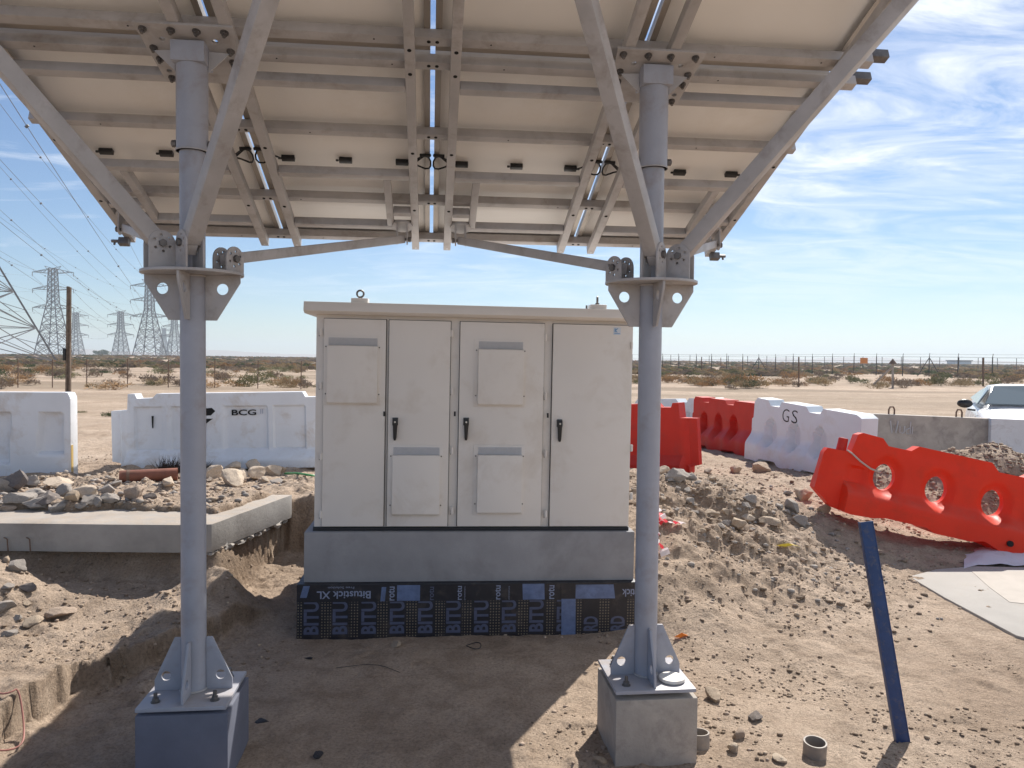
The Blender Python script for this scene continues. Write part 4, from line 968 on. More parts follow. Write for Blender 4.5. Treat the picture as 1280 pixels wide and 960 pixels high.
for a in ((11, 793, 18, 'rockgrey'), (19, 709, 26, 'rockgrey'), (30, 735, 22, 'rockdark'), (5, 757, 24, 'rockgrey'), (8, 735, 16, 'rockgrey'), (32, 756, 12, 'rocktan'), (6, 700, 14, 'rocktan'), (22, 775, 12, 'rockgrey')):
    rock(*a, 'grey stone stuck in the lit soil heap at the left edge', G4, .7, lift=.3)
rock(1210, 551, 18, 'rockgrey', 'squarish stone on the gravel heap before the concrete barriers', 'loose rocks', .7, lift=.5)
for a in ((397, 944, 22), (386, 822, 12), (326, 901, 16)):
    rock(*a, 'rockdark', 'black scrap of bitumen trodden into the shaded pit floor', 'black scraps on the pit floor', .25, name='bitumen_scrap')['category'] = 'scrap'
for o in COL.objects:
    if o.name.startswith('bitumen_scrap'): o.data = o.data.copy(); o.data.materials[0] = M['membrane']

# ------------------------------------------------------------------ pebbles and clods (nobody could count them)
rs = np.random.RandomState(5)
bm = bmesh.new(); bmesh.ops.create_icosphere(bm, subdivisions=1, radius=1); pv = np.array([v.co[:] for v in bm.verts]); pf = np.array([[v.index for v in f.verts] for f in bm.faces]); bm.free()
def pebbles(name, n, region, smin, smax, mats, seed, lab=None):
    rs = np.random.RandomState(seed); x, y = region(rs, n); z = height(x, y); n = len(x)
    s = smin*(smax/smin)**(rs.rand(n)**2.2); V_ = pv[None]*(1+.35*(rs.rand(n, len(pv), 1)-.5)); sc_ = np.stack([s*(.8+.5*rs.rand(n)), s*(.8+.5*rs.rand(n)), s*(.5+.3*rs.rand(n))], -1)
    V_ = V_*sc_[:, None]; a = rs.rand(n)*6.28; ca, sa = np.cos(a)[:, None], np.sin(a)[:, None]
    X = V_[..., 0]*ca-V_[..., 1]*sa+x[:, None]; Y_ = V_[..., 0]*sa+V_[..., 1]*ca+y[:, None]; Zz = V_[..., 2]+(z+s*.2)[:, None]
    co = np.stack([X, Y_, Zz], -1).reshape(-1, 3).astype(np.float32); F = (pf[None]+(np.arange(n)*len(pv))[:, None, None]).reshape(-1, 3).astype(np.int32)
    me = bpy.data.meshes.new(name); me.vertices.add(len(co)); me.vertices.foreach_set('co', co.ravel()); me.loops.add(F.size); me.loops.foreach_set('vertex_index', F.ravel()); me.polygons.add(len(F)); me.polygons.foreach_set('loop_start', np.arange(0, F.size, 3, dtype=np.int32))
    for mm in mats: me.materials.append(M[mm])
    me.polygons.foreach_set('material_index', np.repeat(rs.randint(0, len(mats), n), len(pf)).astype(np.int32)); me.update(calc_edges=True)
    o = bpy.data.objects.new(name, me); COL.objects.link(o); o['kind'] = 'stuff'; tag(o, lab, 'gravel'); return o
def reg_all(rs, n):
    y = 3.0+rs.rand(n*3)**1.3*7; x = (rs.rand(n*3)-.5)*2*(.8*y); k = fbm(x, y, 1.1, 62, 3)+.12*(y > 5)-.22*((np.abs(x+.3) < 1) & (y < 4.8)); idx = np.where(k+.22*rs.rand(n*3) > .17)[0][:n]; return x[idx], y[idx]
def reg_mound(rs, n):
    x = 1.75+rs.randn(n)*.65; y = 6.4+rs.randn(n)*.8; k = (x > 1.0) & (y > 4.9); return x[k], y[k]
def reg_slab(rs, n):
    x = -2.1-rs.rand(n)**.8*3.3; y = 5.55+rs.rand(n)*1.9; return x, y
def reg_heap(rs, n): return 5.2+rs.randn(n)*1.1, 8.1+rs.randn(n)*.45
pebbles('gravel', 17000, reg_all, .0022, .015, ('ground', 'ground', 'rocktan', 'ground', 'rockpink', 'ground'), 1, 'fine gravel and clods strewn over the sandy ground of the pit')
pebbles('gravel', 3600, reg_mound, .004, .028, ('ground', 'rocktan', 'rockgrey', 'ground', 'rockpink'), 2, 'coarse grey gravel spilled over the mound right of the pole')
pebbles('gravel', 3200, reg_slab, .006, .035, ('rockgrey', 'rocktan', 'rockpink'), 3, 'gravel and crumbs spread over the soil on the slab')
pebbles('gravel', 4200, reg_heap, .006, .028, ('ground', 'ground', 'rocktan', 'rockpink'), 4, 'pinkish gravel on the heap behind the tipped orange barrier')

# ------------------------------------------------------------------ small things on the ground
def stub(px, py, r, h, lab, tilt=.1):
    g = hit(px, py); m = MB(); m.tube((0, 0, -.03), (0, 0, h), r, rin=r*.86, n=32); o = m.build('pipe_stub', M['pipe'], None, smooth=True); o.location = g; o.rotation_euler = (tilt, 0, 0)
    m = MB(); m.tube((0, 0, .005), (0, 0, .01), r*.85, n=24); i_ = m.build('dark_inside', M['hole'], o, world=False); return tag(o, lab, 'pipe', 'pipe stubs in the sand')
stub(1018, 944, .050, .065, 'open grey pipe stub sticking out of the sand left of the blue post')
stub(873, 932, .050, .06, 'open pipe stub half hidden behind the right foundation block', -.1)
g = hit(1129, 929); top = at(1083, 652, g.y+.16)
m = MB(); d = (top-g).normalized(); u_ = d.cross(Vector((0, 1, 0))).normalized(); v_ = d.cross(u_)
w_ = .0265; th = .005; a0, a1 = g-d*.12, top
m.bar(a0, a1, w_*2, th, up=v_); 
for sg in (-1, 1): m.bar(a0+u_*sg*(w_+.0026)-v_*.011, a1+u_*sg*(w_+.0026)-v_*.011, .005, .030, up=v_)
o = m.build('blue_post', M['blue'], None, bevel=.0012); tag(o, 'leaning dark blue steel post driven into the sand at right', 'steel post')
m = MB(); g = hit(592, 810); m.path([(g.x+.045*math.cos(a), g.y+.045*math.sin(a), g.z+.008+.006*math.sin(2*a)) for a in [2*math.pi*k/24 for k in range(24)]], .0028, 6, closed=True)
tag(m.build('wire_ring', M['black'], None), 'thin black wire ring lying before the printed membrane', 'wire')
def line3(pts, r, mat, name, lab, cat, lift=.01):
    P_ = [hit(*p)+Z*lift for p in pts]
    for _ in range(2):
        q_ = [P_[0]]
        for a, b in zip(P_, P_[1:]): q_ += [a.lerp(b, .25), a.lerp(b, .75)]
        P_ = q_+[P_[-1]]
    m = MB(); m.path(P_, r, 8); return tag(m.build(name, M[mat], None, smooth=True), lab, cat)
line3([(-20, 862), (0, 874), (14, 886), (24, 900), (31, 918), (28, 938), (0, 947), (-20, 946)], .0042, 'redw', 'cable', 'faded red cable looping on the sand at the lower left edge', 'cable', .014)
line3([(356, 594), (372, 596), (392, 597), (420, 598)], .010, 'green', 'hose', 'thin green hose lying left of the cabinet', 'hose', .015)
line3([(420, 836), (470, 830), (500, 842)], .0015, 'black', 'wire', 'thin bit of black wire on the shaded pit floor', 'wire', .005)
# brown pipe and timber before the BCG barrier
def cyl(p, q, r, mat, name, lab, cat, rin=None):
    m = MB(); m.tube(p, q, r, n=24, rin=rin); return tag(m.build(name, M[mat], None, smooth=True), lab, cat)
a, b = hit(150, 604), hit(222, 602)
op = cyl(a+Z*.055, b+Z*.062, .058, 'brownpipe', 'clay_pipe', 'rusty brown pipe lying on the soil before the BCG barrier', 'pipe', .045)
m = MB(); dd = (b-a).normalized(); m.tube(a+Z*.055+dd*.06, a+Z*.055+dd*.085, .063, n=24); m.build('collar', M['rust'], op)
def timber(px0, py0, px1, py1, w, h, mat, lab):
    a, b = hit(px0, py0), hit(px1, py1); m = MB(); m.bar(a+Z*h*.55, b+Z*h*.55, w, h); o = m.build('timber', M[mat], None, bevel=.008); return tag(o, lab, 'timber')
timber(324, 582, 361, 583, .12, .075, 'plank', 'pale sawn timber offcut on the stone pile before the BCG barrier')
timber(370, 583, 398, 582, .10, .05, 'wood', 'dark timber offcut at the left corner of the cabinet')
# ribbons of red and white tape
def ribbon(pts, w, lab, seed):
    random.seed(seed); r = thing('warning_tape', lab, 'warning tape', pts[0], 'warning tape'); n = 0; mats = ('tapered', 'tapew')
    tot = list(zip(pts, pts[1:]))
    for i, (a, b) in enumerate(tot):
        for k in range(2):
            p = a.lerp(b, k/2); q = a.lerp(b, (k+1)/2); m = MB(); up = Vector((random.uniform(-.7, .7), random.uniform(-.4, .4), 1)); e = (q-p).cross(up).normalized()*w/2; off = Z*random.uniform(-.004, .004)
            m.add([p-e, p+e, (p+q)/2+e+off+Z*.012, (p+q)/2-e+off+Z*.012, q+e, q-e], [(0, 1, 2, 3), (3, 2, 4, 5)]); m.build('stripe', M[mats[(i*2+k) % 2]], r); n += 1
def G(px, py, lift=.03): return hit(px, py)+Z*lift
ribbon([G(812, 640), G(822, 652, .06), G(828, 660, .05), G(818, 664, .03)], .07, 'upper tangle of red and white tape just right of the right pole', 1)
ribbon([G(815, 664, .05), G(830, 662, .05), G(842, 661, .03), G(855, 659, .02)], .06, 'streamer of red and white tape pointing right from the right pole', 2)
ribbon([G(814, 672, .05), G(822, 678, .05), G(818, 684, .03)], .06, 'short red tape scrap close beside the right pole', 3)
ribbon([G(812, 690, .05), G(824, 690, .06), G(832, 698, .02)], .07, 'lowest pinkish tape scrap beside the right pole', 4)
def scrap(px, py, L_, w, mat, lab, cat, rz):
    g = hit(px, py)+Z*.012; m = MB(); pr = [(-1, -.5), (-.6, .6), (-.2, .3), (.3, .5), (1, .1), (.4, -.5), (-.2, -.3)]; vs = [(x*L_/2, y*w, .012*math.sin(x*5+y*3)) for x, y in pr]
    m.add(vs+[(0, 0, .016)], [(i, (i+1) % 7, 7) for i in range(7)]); o = m.build('scrap', M[mat], None); o.location = g; o.rotation_euler = (0, 0, rz); return tag(o, lab, cat)
scrap(852, 798, .11, .03, 'orangescrap', 'orange plastic scrap on the sand right of the right pole', 'scrap', .15)
scrap(985, 686, .20, .03, 'yellow', 'thin yellow scrap on the sand below the rubble mound', 'scrap', -.15)

# ------------------------------------------------------------------ shrubs
def shrub_mesh(k, mat, n=260):
    rnd = random.Random(k+40); m = MB(); lobes = [(Vector((rnd.uniform(-.55, .55), rnd.uniform(-.5, .5), rnd.uniform(.12, .4))), rnd.uniform(.28, .5)) for _ in range(7)]
    for i in range(n):
        c, r = lobes[rnd.randrange(7)]; v = Vector((rnd.gauss(0, 1), rnd.gauss(0, 1), abs(rnd.gauss(0, 1))*.9)).normalized()*r*rnd.uniform(.55, 1.05); p = c+v
        if p.z < 0: p.z = rnd.uniform(0, .1)
        d = (v.normalized()+Vector((rnd.uniform(-.7, .7), rnd.uniform(-.7, .7), rnd.uniform(0, .9)))).normalized(); e = d.orthogonal().normalized()*rnd.uniform(.025, .05); L_ = rnd.uniform(.10, .22)
        m.add([p-e, p+e, p+d*L_], [(0, 1, 2)])
        if i % 8 == 0: b = Vector((p.x*.3, p.y*.3, 0)); f_ = Vector((.012, 0, 0)); m.add([b-f_, b+f_, p], [(0, 1, 2)])
    o = m.build('shrub', M[mat]); me_ = o.data; bpy.data.objects.remove(o); return me_
SM_ = {mt: [shrub_mesh(k*5+i, mt) for k in range(3)] for i, mt in enumerate(('shrubtan', 'shruborange', 'shrubolive', 'shrubgreen', 'shrubbrown'))}
LB = {'shrubtan': 'low dry tan scrub bush on the sand flat', 'shruborange': 'low rusty orange scrub bush on the sand flat', 'shrubolive': 'low olive green scrub bush on the sand flat', 'shrubgreen': 'low dark green scrub bush on the sand flat', 'shrubbrown': 'low grey brown scrub bush on the sand flat'}
rnd = random.Random(77); cnt = 0; cand = []
while len(cand) < 298:
    Y = rnd.uniform(30, 84); px = rnd.uniform(-40, 400) if rnd.random() < .40 else rnd.uniform(400, 1320)
    if px > 800 and rnd.random() < .5: Y = rnd.uniform(45, 58)
    if 400 < px < 785: 
        if rnd.random() < .85: continue
    lim = 36 if px < 420 else 45+4*math.sin(px*.02)
    if Y < lim: 
        if px > 420 or rnd.random() < .80: continue
    if 50 < Y < 62 and rnd.random() < .3: continue
    X = (px-640)*Y/961; dn = float(fbm(np.array([X]), np.array([Y*1.6]), .09, 12, 3)[0])
    if dn+rnd.random()*.45 < .08: continue
    cand.append((X, Y, px))
for X, Y, px in cand:
    mt = rnd.choices(('shrubtan', 'shruborange', 'shrubolive', 'shrubgreen', 'shrubbrown'), (3, 3, 2, .8, 3) if px > 600 else (2, 1.6, 2.4, .5, 3))[0]
    o = bpy.data.objects.new('scrub_bush', SM_[mt][rnd.randrange(3)]); COL.objects.link(o); s = rnd.uniform(.38, .85)*(1.25 if px > 600 else 1.05); o.location = (X, Y, H(X, Y)-.05); o.scale = (s*rnd.uniform(.9, 1.5), s, s*rnd.uniform(.7, 1.0)); o.rotation_euler = (0, 0, rnd.uniform(0, 6.28))
    wh = 'left of the left pole' if px < 222 else 'between the left pole and the cabinet' if px < 392 else 'beyond the cabinet' if px < 800 else 'just right of the right pole' if px < 960 else 'between the GS barrier and the orange sign' if px < 1080 else 'above the grey concrete barriers'
    dd_ = 'nearest row, ' if Y < 52 else 'middle row, ' if Y < 68 else 'far row, '
    lb_ = LB[mt].replace('on the sand flat', '')+dd_+wh; tag(o, lb_, 'bush', 'scrub bushes: '+mt[5:]+', '+dd_+wh)
def bush(px, py, w, mt, lab, Y=None, hs=.8):
    g = hit(px, py); o = bpy.data.objects.new('scrub_bush', SM_[mt][0]); COL.objects.link(o); s = w*g.y/961/1.8; o.location = g-Z*.03; o.scale = (s, s, s*hs); tag(o, lab, 'bush')
bush(138, 522, 22, 'shrubgreen', 'small green bush just left of the BCG barrier', hs=.9)
bush(100, 516, 22, 'shrubolive', 'flat olive bush on the track between the two left barriers', hs=.4)
bush(1095, 483, 10, 'shrubbrown', 'tiny dark bush at the foot of the slanting concrete prop')
# far scrub as one mass
def far_scrub():
    rs = np.random.RandomState(9); n = 9000; Y = 80+rs.rand(n)**1.6*520; X = (rs.rand(n)-.5)*2*.74*Y; k = fbm(X, Y*1.8, .05, 13, 3)+rs.rand(n)*.5; keep = k > np.where(Y > 150, .06, .20); X, Y = X[keep], Y[keep]; n = len(X); z = height(X, Y)
    tv = np.array([(0, 0, 0)]*0+[]) if False else None
    rr = np.random.RandomState(2); T = 14; base = []
    for i in range(T):
        a = rr.rand()*6.28; r = rr.rand()**.5*.6; c = np.array([r*math.cos(a), r*math.sin(a), rr.rand()*.45]); d1 = rr.randn(3)*.25; d2 = rr.randn(3)*.25; base += [c-d1*.8, c+d1*.8, c+d2*.6+np.array([0, 0, .22])]
    base = np.array(base); base[:, 2] = np.maximum(base[:, 2], 0)
    s = .45+rs.rand(n)*.8+Y/600; P_ = base[None]*s[:, None, None]*np.array([1.3, 1, .75]); P_[..., 0] += X[:, None]; P_[..., 1] += Y[:, None]; P_[..., 2] += z[:, None]-.03
    co = P_.reshape(-1, 3).astype(np.float32); me = bpy.data.meshes.new('far_scrub'); nf = len(co)//3; me.vertices.add(len(co)); me.vertices.foreach_set('co', co.ravel()); me.loops.add(len(co)); me.loops.foreach_set('vertex_index', np.arange(len(co), dtype=np.int32)); me.polygons.add(nf); me.polygons.foreach_set('loop_start', np.arange(0, len(co), 3, dtype=np.int32))
    for mm in ('shrubtan', 'shrubolive', 'shrubbrown', 'shruborange', 'shrubgreen'): me.materials.append(M[mm])
    me.polygons.foreach_set('material_index', np.repeat(rs.choice(5, n, p=[.25, .2, .35, .12, .08]), T).astype(np.int32)); me.update(calc_edges=True)
    o = bpy.data.objects.new('far_scrub', me); COL.objects.link(o); tag(o, 'dense far off scrub covering the plain up to the horizon', 'scrub', kind='stuff')
far_scrub()
# dry twiggy bushes at the foot of the BCG barrier
def twig_bush(px, py, w, lab, seed):
    g = hit(px, py); rnd = random.Random(seed); m = MB(); s = w*g.y/961
    for i in range(240):
        a = rnd.uniform(0, 6.28); el = rnd.uniform(.15, 1.5); L_ = s*rnd.uniform(.3, .75); p = g+Vector((rnd.uniform(-.25, .25)*s, rnd.uniform(-.1, .1)*s, 0)); d = Vector((math.cos(a)*math.cos(el), math.sin(a)*math.cos(el)*.7, math.sin(el)*.75))
        q = p+d*L_*.5; e = Vector((.0035, 0, 0)); q2 = q+(d+Vector((rnd.uniform(-.5, .5), rnd.uniform(-.5, .5), rnd.uniform(-.3, .6))))*L_*.35
        m.add([p-e, p+e, q+e*.7, q-e*.7, q2], [(0, 1, 2, 3), (3, 2, 4)])
    o = m.build('twiggy_bush', M['twig'], None); tag(o, lab, 'bush', 'dry black bushes')
twig_bush(212, 592, 46, 'dry blackish twiggy bush just left of the left pole', 1)
twig_bush(276, 586, 52, 'dry black twiggy bush right of the left pole before the BCG letters', 2)
twig_bush(246, 588, 34, 'dry black twiggy bush half hidden behind the left pole', 5)

# ------------------------------------------------------------------ pylons and lines
def pylon(px, Y, h, half, arms, lab, rz=0, thick=.28, armx=10.5, Xoff=None, waist=.62):
    X = (px-640)*Y/961 if Xoff is None else Xoff; zg = H(X, Y); r = thing('lattice_pylon', lab, 'pylon', (X, Y, zg), 'lattice pylons'); r.rotation_euler = (0, 0, rz)
    tw = 1.45
    def hw(z): return half+(2.0-half)*(z/(h*waist)) if z < h*waist else 2.0+(tw-2.0)*((z-h*waist)/(h*(1-waist)))
    zs = [0, h*.13, h*.26, h*.36, h*.45, h*.54, h*waist]+[h*waist+(h-h*waist)*k/6 for k in range(1, 7)]
    cs = ((-1, -1), (1, -1), (1, 1), (-1, 1))
    for cxx, cyy in cs:
        m = MB()
        for a, b in zip(zs, zs[1:]): m.bar((cxx*hw(a), cyy*hw(a), a), (cxx*hw(b), cyy*hw(b), b), thick, thick)
        m.build('leg', M['pylon'], r, world=False)
    m = MB(); t2 = thick*.5
    for a, b in zip(zs, zs[1:]):
        for i in range(4):
            p, q = cs[i], cs[(i+1) % 4]; A = Vector((p[0]*hw(a), p[1]*hw(a), a)); B = Vector((q[0]*hw(a), q[1]*hw(a), a)); C_ = Vector((p[0]*hw(b), p[1]*hw(b), b)); D = Vector((q[0]*hw(b), q[1]*hw(b), b))
            m.bar(A, D, t2, t2); m.bar(B, C_, t2, t2); m.bar(C_, D, t2, t2)
            if b < h*.4: mid = (C_+D)/2; m.bar(A, mid, t2*.8, t2*.8); m.bar(B, mid, t2*.8, t2*.8); m.bar((A+C_)/2, (A+C_)/2*.5+mid*.5, t2*.7, t2*.7)
    m.build('bracing', M['pylon'], r, world=False, kind='stuff')
    for az in arms:
        for sg in (-1, 1):
            m = MB(); tip = Vector((sg*armx, 0, az+.6))
            for yy in (-1, 1):
                w0 = hw(az); m.bar((sg*w0, yy*w0, az), tip, t2, t2); m.bar((sg*w0, yy*w0, az+2.2), tip, t2, t2)
                for k in (.25, .5, .75):
                    a = Vector((sg*w0, yy*w0, az)).lerp(tip, k); b = Vector((sg*w0, yy*w0, az+2.2)).lerp(tip, k-.2); m.bar(a, b, t2*.7, t2*.7)
            m.bar(tip, tip-Z*2.2, t2*1.1, t2*1.1); m.build('crossarm', M['pylon'], r, world=False)
    m = MB()
    for sg in (-1, 1): m.bar((0, 0, h), (sg*4.2, 0, h+1.2), t2, t2); m.bar((sg*tw, 0, h-1.8), (sg*4.2, 0, h+1.2), t2, t2)
    m.build('peak', M['pylon'], r, world=False)
    return X, Y, zg
P0 = pylon(-90, 118, 45, 12.5, (30, 36, 41), 'nearest lattice pylon cut off by the left edge of the picture', rz=1.57, thick=.24, armx=7)
P1 = pylon(67, 393, 44.5, 6.3, (24, 33.5, 42), 'tall lattice pylon left of the timber post', thick=.42)
P2 = pylon(187, 430, 42, 6.6, (22, 31, 39), 'tall lattice pylon just left of the left pole collar', thick=.44)
P3 = pylon(151, 620, 36, 5.2, (17, 25, 33), 'distant lattice pylon midway between the timber post and the pole', thick=.5)
P4 = pylon(95, 640, 36, 5.2, (17, 25, 33), 'distant lattice pylon just right of the timber post', thick=.5)
P5 = pylon(218, 640, 38, 5.2, (17, 25, 33), 'distant lattice pylon touching the left edge of the left pole', thick=.5)
P6 = pylon(205, 980, 36, 4.5, (17, 25, 33), 'smallest farthest lattice pylon beside the left pole', thick=.6)
def span(A, B, offa, offb, sag, r, lab):
    o = thing('power_line', lab, 'power line', Vector((A[0], A[1], A[2])), 'overhead power lines')
    for (ax, az), (bx, bz) in zip(offa, offb):
        p = Vector((A[0]+ax, A[1], A[2]+az)); q = Vector((B[0]+bx, B[1], B[2]+bz)); pts = []
        for i in range(41):
            t = i/40; v = p.lerp(q, t); v.z -= sag*4*t*(1-t); pts.append(v)
        m = MB(); m.path(pts, r, 4); w = m.build('conductor', M['wire'], o)
        m = MB()
        for i in range(3, 38, 5): m.tube(pts[i]-Vector((.14, 0, .1)), pts[i]+Vector((.14, 0, .1)), .14, n=6)
        m.build('spacer', M['wire'], w)
AX = [(-10.5, 24), (10.5, 24), (-10.5, 33), (10.5, 33), (-10.5, 41), (10.5, 41)]
A2 = [(-10.5, 20), (10.5, 20), (-10.5, 29), (10.5, 29), (-10.5, 37), (10.5, 37)]
A3 = [(-10.5, 15), (10.5, 15), (-10.5, 23), (10.5, 23), (-10.5, 31), (10.5, 31)]
T0 = (-66, 62, .4); span(T0, P2, AX, A2, 7, .035, 'line of dark conductors descending to the pylon beside the left pole')
T1 = (-40, 30, .4); span(T1, P5, [(x, z+3) for x, z in AX], A3, 9, .035, 'line of conductors crossing the sky behind the left canopy corner')
T2 = (-120, 100, .4); span(T2, P1, AX, AX, 8, .04, 'line of conductors reaching the tall pylon left of the timber post')
span(P1, P3, AX, A3, 6, .06, 'slack conductors from the tall left pylon to the distant middle one')
span(P2, P6, A2, A3, 8, .06, 'slack conductors running from the pylon beside the pole to the farthest one')
# timber post
gp = Vector((at(85, 508, 19.4).x, 19.4, H(at(85, 508, 19.4).x, 19.4)))
r = thing('timber_post', 'tall split timber post standing before the pylons at left', 'timber post', gp)
tz = at(87, 358, 19.4).z-gp.z
m = MB(); m.bar((-.035, 0, 0), (.030, 0, tz), .055, .06); m.build('post_half', M['wood'], r, world=False, bevel=.008)
m = MB(); m.bar((.035, .01, .0), (.075, 0, tz-.02), .045, .06); m.build('post_half', M['wood'], r, world=False, bevel=.008)
m = MB(); m.bar((.06, -.04, .2), (.085, -.04, tz*.55), .05, .04); m.build('side_batten', M['wood'], r, world=False, bevel=.005)
m = MB(); m.box((-.085, -.07, tz*.40), (-.02, -.02, tz*.50)); m.build('black_box', M['black'], r, world=False, bevel=.006)
# light wire fence at left
wf = thing('wire_fence', 'light wire fence of thin posts crossing the sand behind the left barriers', 'fence', (at(108, 485, 34).x, 34, .4)); pr_ = []
for px in (-10, 22, 65, 108, 159, 210, 268, 322, 376, 430):
    X = (px-640)*34/961; z = H(X, 34); m = MB(); m.tube((X, 34, z-.1), (X+.02, 34, z+1.25), .022, n=6); m.build('post', M['rust'], wf); pr_.append(Vector((X, 34, z)))
for hh in (.45, .8, 1.15):
    m = MB(); m.path([p+Z*hh for p in pr_], .005, 4); m.build('strand', M['wire'], wf)
# tall fence at right
ff = thing('security_fence', 'tall wire fence with dark posts crossing the plain at right', 'fence', (30, 100, .3), 'security fences')
fp = []
for px in (808, 828, 848, 870, 889, 908, 928, 948, 969, 991, 1015, 1040, 1067, 1095, 1128, 1161, 1197, 1240, 1290, 1345):
    Y = 118-(px-808)/537*42; X = (px-640)*Y/961; z = H(X, Y); fp.append(Vector((X, Y, z)))
    m = MB(); hh = 2.35; m.tube((X, Y, z-.1), (X, Y, z+hh), .055, n=6); m.bar((X, Y, z+hh), (X-.1, Y-.25, z+hh+.35), .05, .05); m.build('post', M['post'], ff)
    if px in (948, 1161):
        for sg in (-1, 1): m = MB(); m.tube((X+sg*.06, Y, z+2.1), (X+sg*1.35, Y, z), .045, n=6); m.build('brace', M['post'], ff)
for hh in [.3, .8, 1.3, 1.8, 2.3, 2.6]:
    m = MB(); m.path([p+Z*hh for p in fp], .012, 4); m.build('strand', M['wire'], ff)
f2 = thing('security_fence', 'second fainter wire fence farther off along the right horizon', 'fence', (40, 210, .5), 'security fences'); fp = []
for i in range(24):
    px = 790+i*24; Y = 205-i*1.5; X = (px-640)*Y/961; z = H(X, Y); fp.append(Vector((X, Y, z))); m = MB(); m.tube((X, Y, z-.1), (X, Y, z+3.0), .07, n=5); m.build('post', M['post'], f2)
for hh in (1., 2., 3.): m = MB(); m.path([p+Z*hh for p in fp], .022, 4); m.build('strand', M['wire'], f2)
X = (1079-640)*92/961; z = at(1079, 451, 92).z; m = MB(); m.box((X-.45, 91.9, z-.32), (X+.45, 91.94, z+.36)); tag(m.build('warning_sign', M['sign'], None, bevel=.01), 'small orange sign fixed high on the security fence at right', 'sign')
def single(px, py, top, lab, mat, r_=.05, name='marker_post', slant=None):
    g = hit(px, py); t = at(px, top, g.y); m = MB(); m.bar(g-Z*.1, t, r_*2, r_*2); o = m.build(name, M[mat], None, bevel=.01); tag(o, lab, 'post', 'lone posts on the plain'); return g, t
single(998.5, 484, 446, 'slim rusty post standing alone in front of the security fence', 'rust', .035)
single(877, 468, 446, 'thin rusty post near the left end of the security fence', 'rust', .045)
single(901, 464, 447, 'faint thin post between the first fence posts', 'rust', .05)
g, t = single(1116, 484, 450, 'concrete post with a slanting prop before the orange sign', 'conc', .055)
g2 = hit(1091, 482); m = MB(); m.bar(g2, t-Z*.45, .12, .12); m.build('slanting_prop', M['conc'], None, bevel=.01); tag(COL.objects['slanting_prop'], 'slanting concrete prop leaning on the concrete post at right', 'prop')
single(1229, 483, 447, 'grey post standing alone between the last two fence posts', 'rust', .05)
m = MB(); m.tube((at(1116, 450, g.y).x, g.y, t.z-.25), (at(1116, 450, g.y).x, g.y, t.z+.08), .26, .02, n=10); tag(m.build('post_cap', M['rust'], None), 'pointed cap on top of the concrete post', 'post cap')
# far objects
bld = thing('far_hall', 'low bluish hall far away on the right horizon', 'building', (345, 580, 1.5))
X = (1202-640)*590/961; zb = H(X, 590); m = MB(); m.box((X-6, 588, zb-1), (X+6, 600, zb+3.0)); m.build('wall', M['farwall'], bld); m = MB(); m.box((X-6.6, 587, zb+3.0), (X+6.6, 601, zb+3.6)); m.build('roof', M['post'], bld)
X = (127-640)*560/961; zt = H(X, 560); tr = thing('far_tree', 'low rounded tree alone on the left horizon between the pylons', 'tree', (X, 560, zt))
m = MB(); m.tube((0, 0, 0), (0, 0, 3), .35, .2, 8); m.build('trunk', M['wood'], tr, world=False)
m = MB(); rnd = random.Random(4)
for i in range(900):
    v = Vector((rnd.gauss(0, 1), rnd.gauss(0, 1), rnd.gauss(0, 1))).normalized()*rnd.uniform(.5, 1); p = Vector((v.x*6.8, v.y*3, 2.4+v.z*2.0+.5*math.sin(v.x*5))); e = Vector((rnd.uniform(-.5, .5), rnd.uniform(-.5, .5), rnd.uniform(-.3, .3))); f_ = Vector((rnd.uniform(-.4, .4), 0, rnd.uniform(.2, .6))); m.add([p-e, p+e, p+f_], [(0, 1, 2)])
m.build('crown', M['shrubgreen'], tr, world=False)

# ------------------------------------------------------------------ car
car = thing('parked_car', 'white saloon car parked beyond the concrete barriers at the right edge', 'car', (0, 0, 0))
def loft(rows, closed=True):
    m = MB(); k = len(rows[0]); vs = [p for r_ in rows for p in r_]
    fs = [(i*k+j, i*k+(j+1) % k, (i+1)*k+(j+1) % k, (i+1)*k+j) for i in range(len(rows)-1) for j in range(k if closed else k-1)]
    if closed: fs += [tuple(range(k))[::-1], tuple(range((len(rows)-1)*k, len(rows)*k))]
    m.add(vs, fs); return m
# local: x across, y from the nose (0) to the tail (4.6)
st = [(0.0, .62, .32, .52), (.06, .76, .24, .66), (.35, .86, .20, .80), (.9, .90, .20, .96), (1.45, .905, .20, 1.05), (2.3, .905, .20, 1.05), (3.4, .905, .20, 1.05), (4.1, .88, .22, .99), (4.5, .80, .26, .97), (4.6, .68, .36, .80)]
rows_ = []
for y, w, zb_, zt_ in st:
    sec = [(-w*.86, zb_), (w*.86, zb_), (w, zb_+.14), (w*1.01, (zb_+zt_)/2), (w*.97, zt_-.08), (w*.88, zt_), (w*.35, zt_+.035), (-w*.35, zt_+.035), (-w*.88, zt_), (-w*.97, zt_-.08), (-w*1.01, (zb_+zt_)/2), (-w, zb_+.14)]
    rows_.append([(x, y, z) for x, z in sec])
bdy = loft(rows_).build('body', M['carpaint'], car, smooth=True, world=False); sb = bdy.modifiers.new('s', 'SUBSURF'); sb.levels = 1; sb.render_levels = 2
gh = [(1.20, .80, .93, .94), (1.95, .66, .93, 1.37), (2.3, .63, .94, 1.43), (3.0, .63, .95, 1.42), (3.5, .65, .96, 1.33), (4.15, .78, .97, 1.0)]
rg = [[(-w*1.12, y, zb_), (w*1.12, y, zb_), (w*1.03, y, (zb_+zt_)/2), (w*.93, y, zt_-.03), (w*.6, y, zt_), (-w*.6, y, zt_), (-w*.93, y, zt_-.03), (-w*1.03, y, (zb_+zt_)/2)] for y, w, zb_, zt_ in gh]
